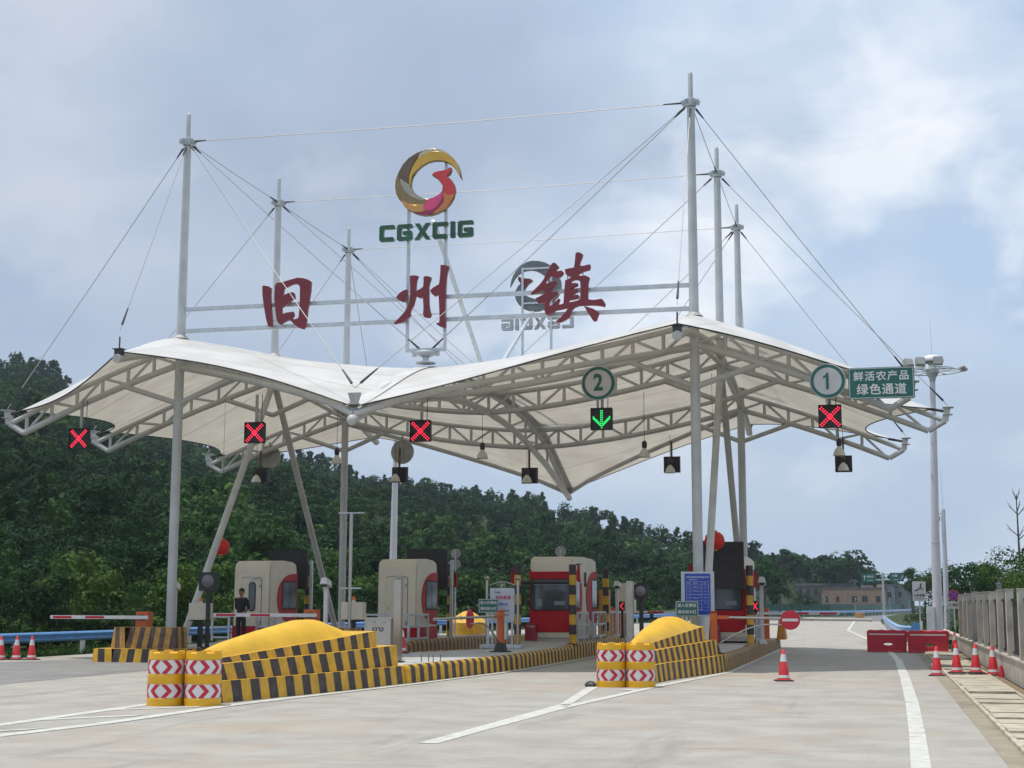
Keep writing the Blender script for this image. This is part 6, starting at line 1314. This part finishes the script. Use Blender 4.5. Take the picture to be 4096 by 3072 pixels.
b = MB(); b.box((.02, 4.0, .515), (.26, 70.02, .05)); b.build('coping', M['fence'], t, bevel=.01)
fy = [56.0, 53.4, 50.9, 48.4, 45.9, 43.4, 40.9, 38.3, 35.7, 32.7, 30.1, 27.5, 24.9]
for k, y in enumerate(fy):
    h = (2.0 if k not in (3,) else 2.06)+(.02 if k % 3 else 0); b = MB(); b.box((0, y-40, .53+(h-.53)/2), (.17, .30, h-.53)); b.box((0, y-40, h+.015), (.20, .33, .03)); b.build('pillar', M['fence'], t, bevel=.012)
    if k+1 < len(fy):
        y2 = fy[k+1]; ym = (y+y2)/2-40; ln = abs(y-y2)-.30; b = MB(); b.box((.06, ym, 1.22), (.03, ln-.12, 1.20)); b.box((0.05, ym, 1.80), (.06, ln, .05)); b.box((.05, ym, .62), (.06, ln, .05)); b.build('panel', M['fencepanel'], t)
t = thing('drain_pipe', 'short orange plastic pipe end at the foot of the fence', 'pipe', (2.78, 36.6, .02)); b = MB(); b.tube([(0, 0, 0), (0, 0, .16), (-.02, 0, .26)], [.07, .055, .03], 10); b.build('pipe', M['conered'], t, smooth=40)
p_ = at(3995, 2345, Y=48); t = thing('garden_lantern', 'small black lantern lamp showing above the fence', 'lamp', (p_.x, 48, 0)); b = MB(); b.tube([(0, 0, 0), (0, 0, p_.z-.12)], .03, 8); b.build('post', M['black'], t); b = MB(); b.lathe([(.05, -.12), (.09, .06)], (0, 0, p_.z), 6); b.build('glass_body', M['signback'], t); b = MB(); b.lathe([(.12, .06), (.05, .12), (.02, .17)], (0, 0, p_.z), 6); b.build('cap', M['black'], t)
# road signs on the right
t = thing('safety_sign', 'pale square sign with black arrows and characters on a pole right of the road', 'sign', (2.30, 85, .2)); b = MB(); b.box((0, 0, 2.20), (.72, .04, 1.08)); b.build('panel', M['lightgrey'], t, bevel=.01); b = MB(); b.bar((0, .04, 0), (0, .04, 2.6), .08, .06); b.build('post', M['galv'], t)
b = MB(); b.bar((.10, -.03, 2.62), (.06, -.03, 2.40), .07, .01, up=(0, 1, 0)); b.bar((.06, -.03, 2.40), (.22, -.03, 2.28), .05, .01, up=(0, 1, 0)); b.bar((.04, -.03, 2.36), (-.08, -.03, 2.30), .06, .01, up=(0, 1, 0)); b.bar((-.25, -.03, 2.22), (-.05, -.03, 2.28), .06, .01, up=(0, 1, 0)); b.build('arrow_mark', M['black'], t)
text('writing', '保持车距', .15, (0, -.025, 1.96), M['black'], t, bold=.02); text('writing', 'KEEP DISTANCE', .06, (0, -.025, 1.80), M['black'], t)
t = thing('no_stopping_sign', 'round blue and red no stopping sign on a pole above a white plate', 'sign', (3.64, 75, .2)); b = MB(); b.lathe([(.26, -.01), (.26, .01)], (0, 0, 1.93), 28, axis='Y'); b.build('disc', M['red'], t); b = MB(); b.lathe([(.205, -.018), (.205, -.012)], (0, 0, 1.93), 28, axis='Y'); b.build('blue_field', M['boardblue'], t)
b = MB(); b.bar((-.15, -.025, 2.08), (.15, -.025, 1.78), .05, .006, up=(0, 1, 0)); b.bar((-.15, -.025, 1.78), (.15, -.025, 2.08), .05, .004, up=(0, 1, 0)); b.build('red_cross', M['red'], t)
b = MB(); b.box((.0, 0, 1.45), (.60, .02, .34)); b.build('plate', M['lightgrey'], t); text('writing', '广场内', .17, (0, -.015, 1.45), M['black'], t, bold=.015); b = MB(); b.bar((0, .03, 0), (0, .03, 1.7), .07, .05); b.build('post', M['galv'], t)
t = thing('gantry_sign', 'two green direction signs on a T-shaped steel gantry by the far road', 'sign', (.75, 170, 0)); b = MB(); b.tube([(0, 0, -.5), (0, 0, 5.15)], .14, 10); b.tube([(-.9, 0, 4.98), (.95, 0, 4.98)], .07, 8); b.tube([(-.9, 0, 4.36), (.95, 0, 4.36)], .07, 8); b.build('gantry', M['galv'], t)
for cx2, zz, s1 in ((-1.5, 4.58, '钦州'), (1.52, 4.66, '六景')):
    b = MB(); b.box((cx2, -.1, zz), (1.5, .06, .95)); pn = b.build('panel', M['green'], t); text('writing', s1+('港' if cx2 < 0 else ''), .30 if cx2 > 0 else .26, (cx2+(.15 if cx2 < 0 else -.25), -.14, zz+.12), M['white'], pn, bold=.02)
    b = MB(); b.box((cx2+(.15 if cx2 < 0 else -.1), -.135, zz-.28), (.6, .01, .05)); b.build('small_line', M['white'], pn); b = MB()
    if cx2 < 0: b.bar((cx2-.48, -.135, zz-.25), (cx2-.48, -.135, zz+.15), .06, .01, up=(0, 1, 0)); b.face([(cx2-.62, -.14, zz+.1), (cx2-.34, -.14, zz+.1), (cx2-.48, -.14, zz+.28)])
    else: b.bar((cx2+.42, -.135, zz-.25), (cx2+.60, -.135, zz+.10), .07, .01, up=(0, 1, 0)); b.face([(cx2+.48, -.14, zz+.02), (cx2+.70, -.14, zz+.05), (cx2+.64, -.14, zz+.24)])
    b.build('arrow_mark', M['white'], pn, fix=False)
for i, (u, v) in enumerate(((640, 625), (948, 622), (1330, 620), (1765, 622), (1718, 672), (2012, 655))):
    q = at(3000+.3165*u, 2200+.3165*v, Y=225); t = thing('chevron_marker', ('first', 'second', 'third', 'fourth', 'fifth', 'sixth')[i if i < 3 else (4, 3, 5)[i-3]]+' small arrow marker from the left in front of the far houses', 'sign', (q.x, 225+i*.3, 0), 0, 'chevron markers along the far curve')
    b = MB(); b.box((0, 0, q.z), (.40, .04, .60)); b.build('plate', M['green'], t); b = MB(); b.bar((-.10, -.03, q.z+.24), (.08, -.03, q.z), .09, .01, up=(0, 1, 0)); b.bar((.08, -.03, q.z), (-.10, -.03, q.z-.24), .09, .01, up=(0, 1, 0)); b.build('arrow_mark', M['white'], t); b = MB(); b.bar((0, .03, 0), (0, .03, q.z-.2), .06, .06); b.build('post', M['galv'], t)
q = at(3438, 2462, Z=0); t = thing('yellow_crash_drum', 'far amber crash drum at the road fork', 'crash barrel', (at(3438, 2462, Y=190).x, 190, -.02)); b = MB(); b.lathe([(.52, 0), (.52, .30), (.50, .62), (.46, .64)], (0, 0, 0), 20); b.build('drum', mat('far_amber_drum', (.50, .24, .07), .5), t, smooth=40)
# ------------------------------------------------------------ houses
brick = mat('pink_brick_wall', (.42, .28, .215), .85, 0, .10, 1.5, dirt=.2); grey_ = mat('grey_render_wall', (.22, .235, .245), .85, 0, .18, .8, dirt=.3); roofc = mat('grey_concrete_roof', (.20, .19, .19), .9, 0, .2, .6, dirt=.3); win = mat('dark_window_opening', (.030, .036, .040), .3, 0, .3, 2)
def house(x0, x1, y, z0_, z1_, dep, wall, wins, lab, extras=()):
    t = thing('house', lab, 'house', ((x0+x1)/2, y, z0_)); b = MB(); b.box((0, dep/2, (z1_-z0_)/2), (x1-x0, dep, z1_-z0_)); wl = b.build('wall', wall, t); b = MB(); b.box((0, dep/2, z1_-z0_+.12), (x1-x0+.5, dep+.5, .24)); b.build('roof', roofc, t)
    for wx, wz, ww, wh, ar in wins:
        b = MB(); cx2 = wx-(x0+x1)/2; 
        if ar: pts = [(cx2-ww/2, wz-wh/2-z0_), (cx2+ww/2, wz-wh/2-z0_)]+[(cx2+ww/2*math.cos(a), wz+wh/2-ww/2-z0_+ww/2*math.sin(a)) for a in [math.pi*k/8 for k in range(9)]]
        else: pts = [(cx2-ww/2, wz-wh/2-z0_), (cx2+ww/2, wz-wh/2-z0_), (cx2+ww/2, wz+wh/2-z0_), (cx2-ww/2, wz+wh/2-z0_)]
        b.prism(pts, lambda x, z, d: Vector((x, -.02-d*.05, z)), 1); wf = b.build('window', win, t); b = MB(); b.bar((cx2, -.08, wz-wh/2-z0_), (cx2, -.08, wz+wh/2-z0_), .05, .05); b.bar((cx2-ww/2-.05, -.1, wz-wh/2-z0_-.04), (cx2+ww/2+.05, -.1, wz-wh/2-z0_-.04), .12, .08, up=(0, 0, 1)); b.build('window_frame', roofc, wf)
    for bx, bz, bw, bh, bd_, nm, mm in extras: b = MB(); b.box((bx-(x0+x1)/2, dep*.4, bz-z0_), (bw, bd_, bh)); b.build(nm, mm, t)
    return t
h_ = lambda u, v: at(3000+.3165*u, 2200+.3165*v, Y=300)
def wn(u, v, w_, hh, a=False): q = h_(u, v); return (q.x, q.z, w_*.3165*.0517, hh*.3165*.0517, a)
house(h_(890, 0).x, h_(1700, 0).x, 299, -3, h_(0, 490).z, 8, brick, [wn(968, 620, 38, 66, True), wn(1110, 618, 38, 66, True), wn(1322, 620, 56, 70), wn(1452, 615, 62, 68), wn(1618, 620, 50, 66)], 'pink brick house with small windows and two arched ones',
      [(h_(1620, 0).x, h_(0, 465).z, 6.5*.3165*.5, .9, 5, 'parapet', brick), (h_(1460, 0).x, h_(0, 462).z, 2.4, .55, 4, 'roof_hut', roofc)])
house(h_(560, 0).x, h_(888, 0).x, 303, -3, h_(0, 455).z, 9, grey_, [wn(628, 525, 38, 80), wn(728, 525, 34, 74), wn(828, 520, 34, 70), wn(735, 668, 36, 40), wn(832, 668, 36, 40)], 'grey rendered house left of the pink brick house', [])
house(h_(470, 0).x, h_(1210, 0).x, 309, -3, h_(0, 432).z, 8, grey_, [], 'long grey house with a flat roof rising behind the others', [(h_(1140, 0).x, h_(0, 395).z, 1.5, 1.0, 3, 'roof_hut', mat('green_roof_hut', (.05, .10, .09), .7)), (h_(1265, 0).x, h_(0, 425).z, 2.4, 1.9, 3, 'stair_tower', mat('pale_render', (.26, .27, .30), .8)), (h_(1042, 0).x, h_(0, 365).z, .5, .7, .5, 'water_tank', M['signback']), (h_(1085, 0).x, h_(0, 365).z, .5, .7, .5, 'water_tank', M['signback'])])
house(h_(1700, 0).x, h_(1810, 0).x, 300, -3, h_(0, 450).z, 6, mat('pale_render', (.26, .27, .30), .8), [wn(1762, 575, 44, 80)], 'narrow pale house right of the pink brick house', [])
house(h_(1810, 0).x, h_(2060, 0).x, 302, -3, h_(0, 462).z, 8, grey_, [wn(1900, 560, 36, 60)], 'dark grey windowless house at the right end of the row', [])
# ------------------------------------------------------------ air
b = MB(); b.box((0, 770, 49), (1900, 1700, 102)); hz_ = b.build('haze', M['steel'], None); hz_.data.materials.clear()
hm = bpy.data.materials.new('haze_air'); hm.use_nodes = True; hn = hm.node_tree.nodes; hn.clear(); ho = hn.new('ShaderNodeOutputMaterial'); hv = hn.new('ShaderNodeVolumePrincipled')
hv.inputs['Color'].default_value = (.72, .84, .98, 1); hv.inputs['Density'].default_value = .00022; hv.inputs['Anisotropy'].default_value = .2; hm.node_tree.links.new(hv.outputs[0], ho.inputs['Volume'])
hz_.data.materials.append(hm); tag(hz_, kind='stuff')
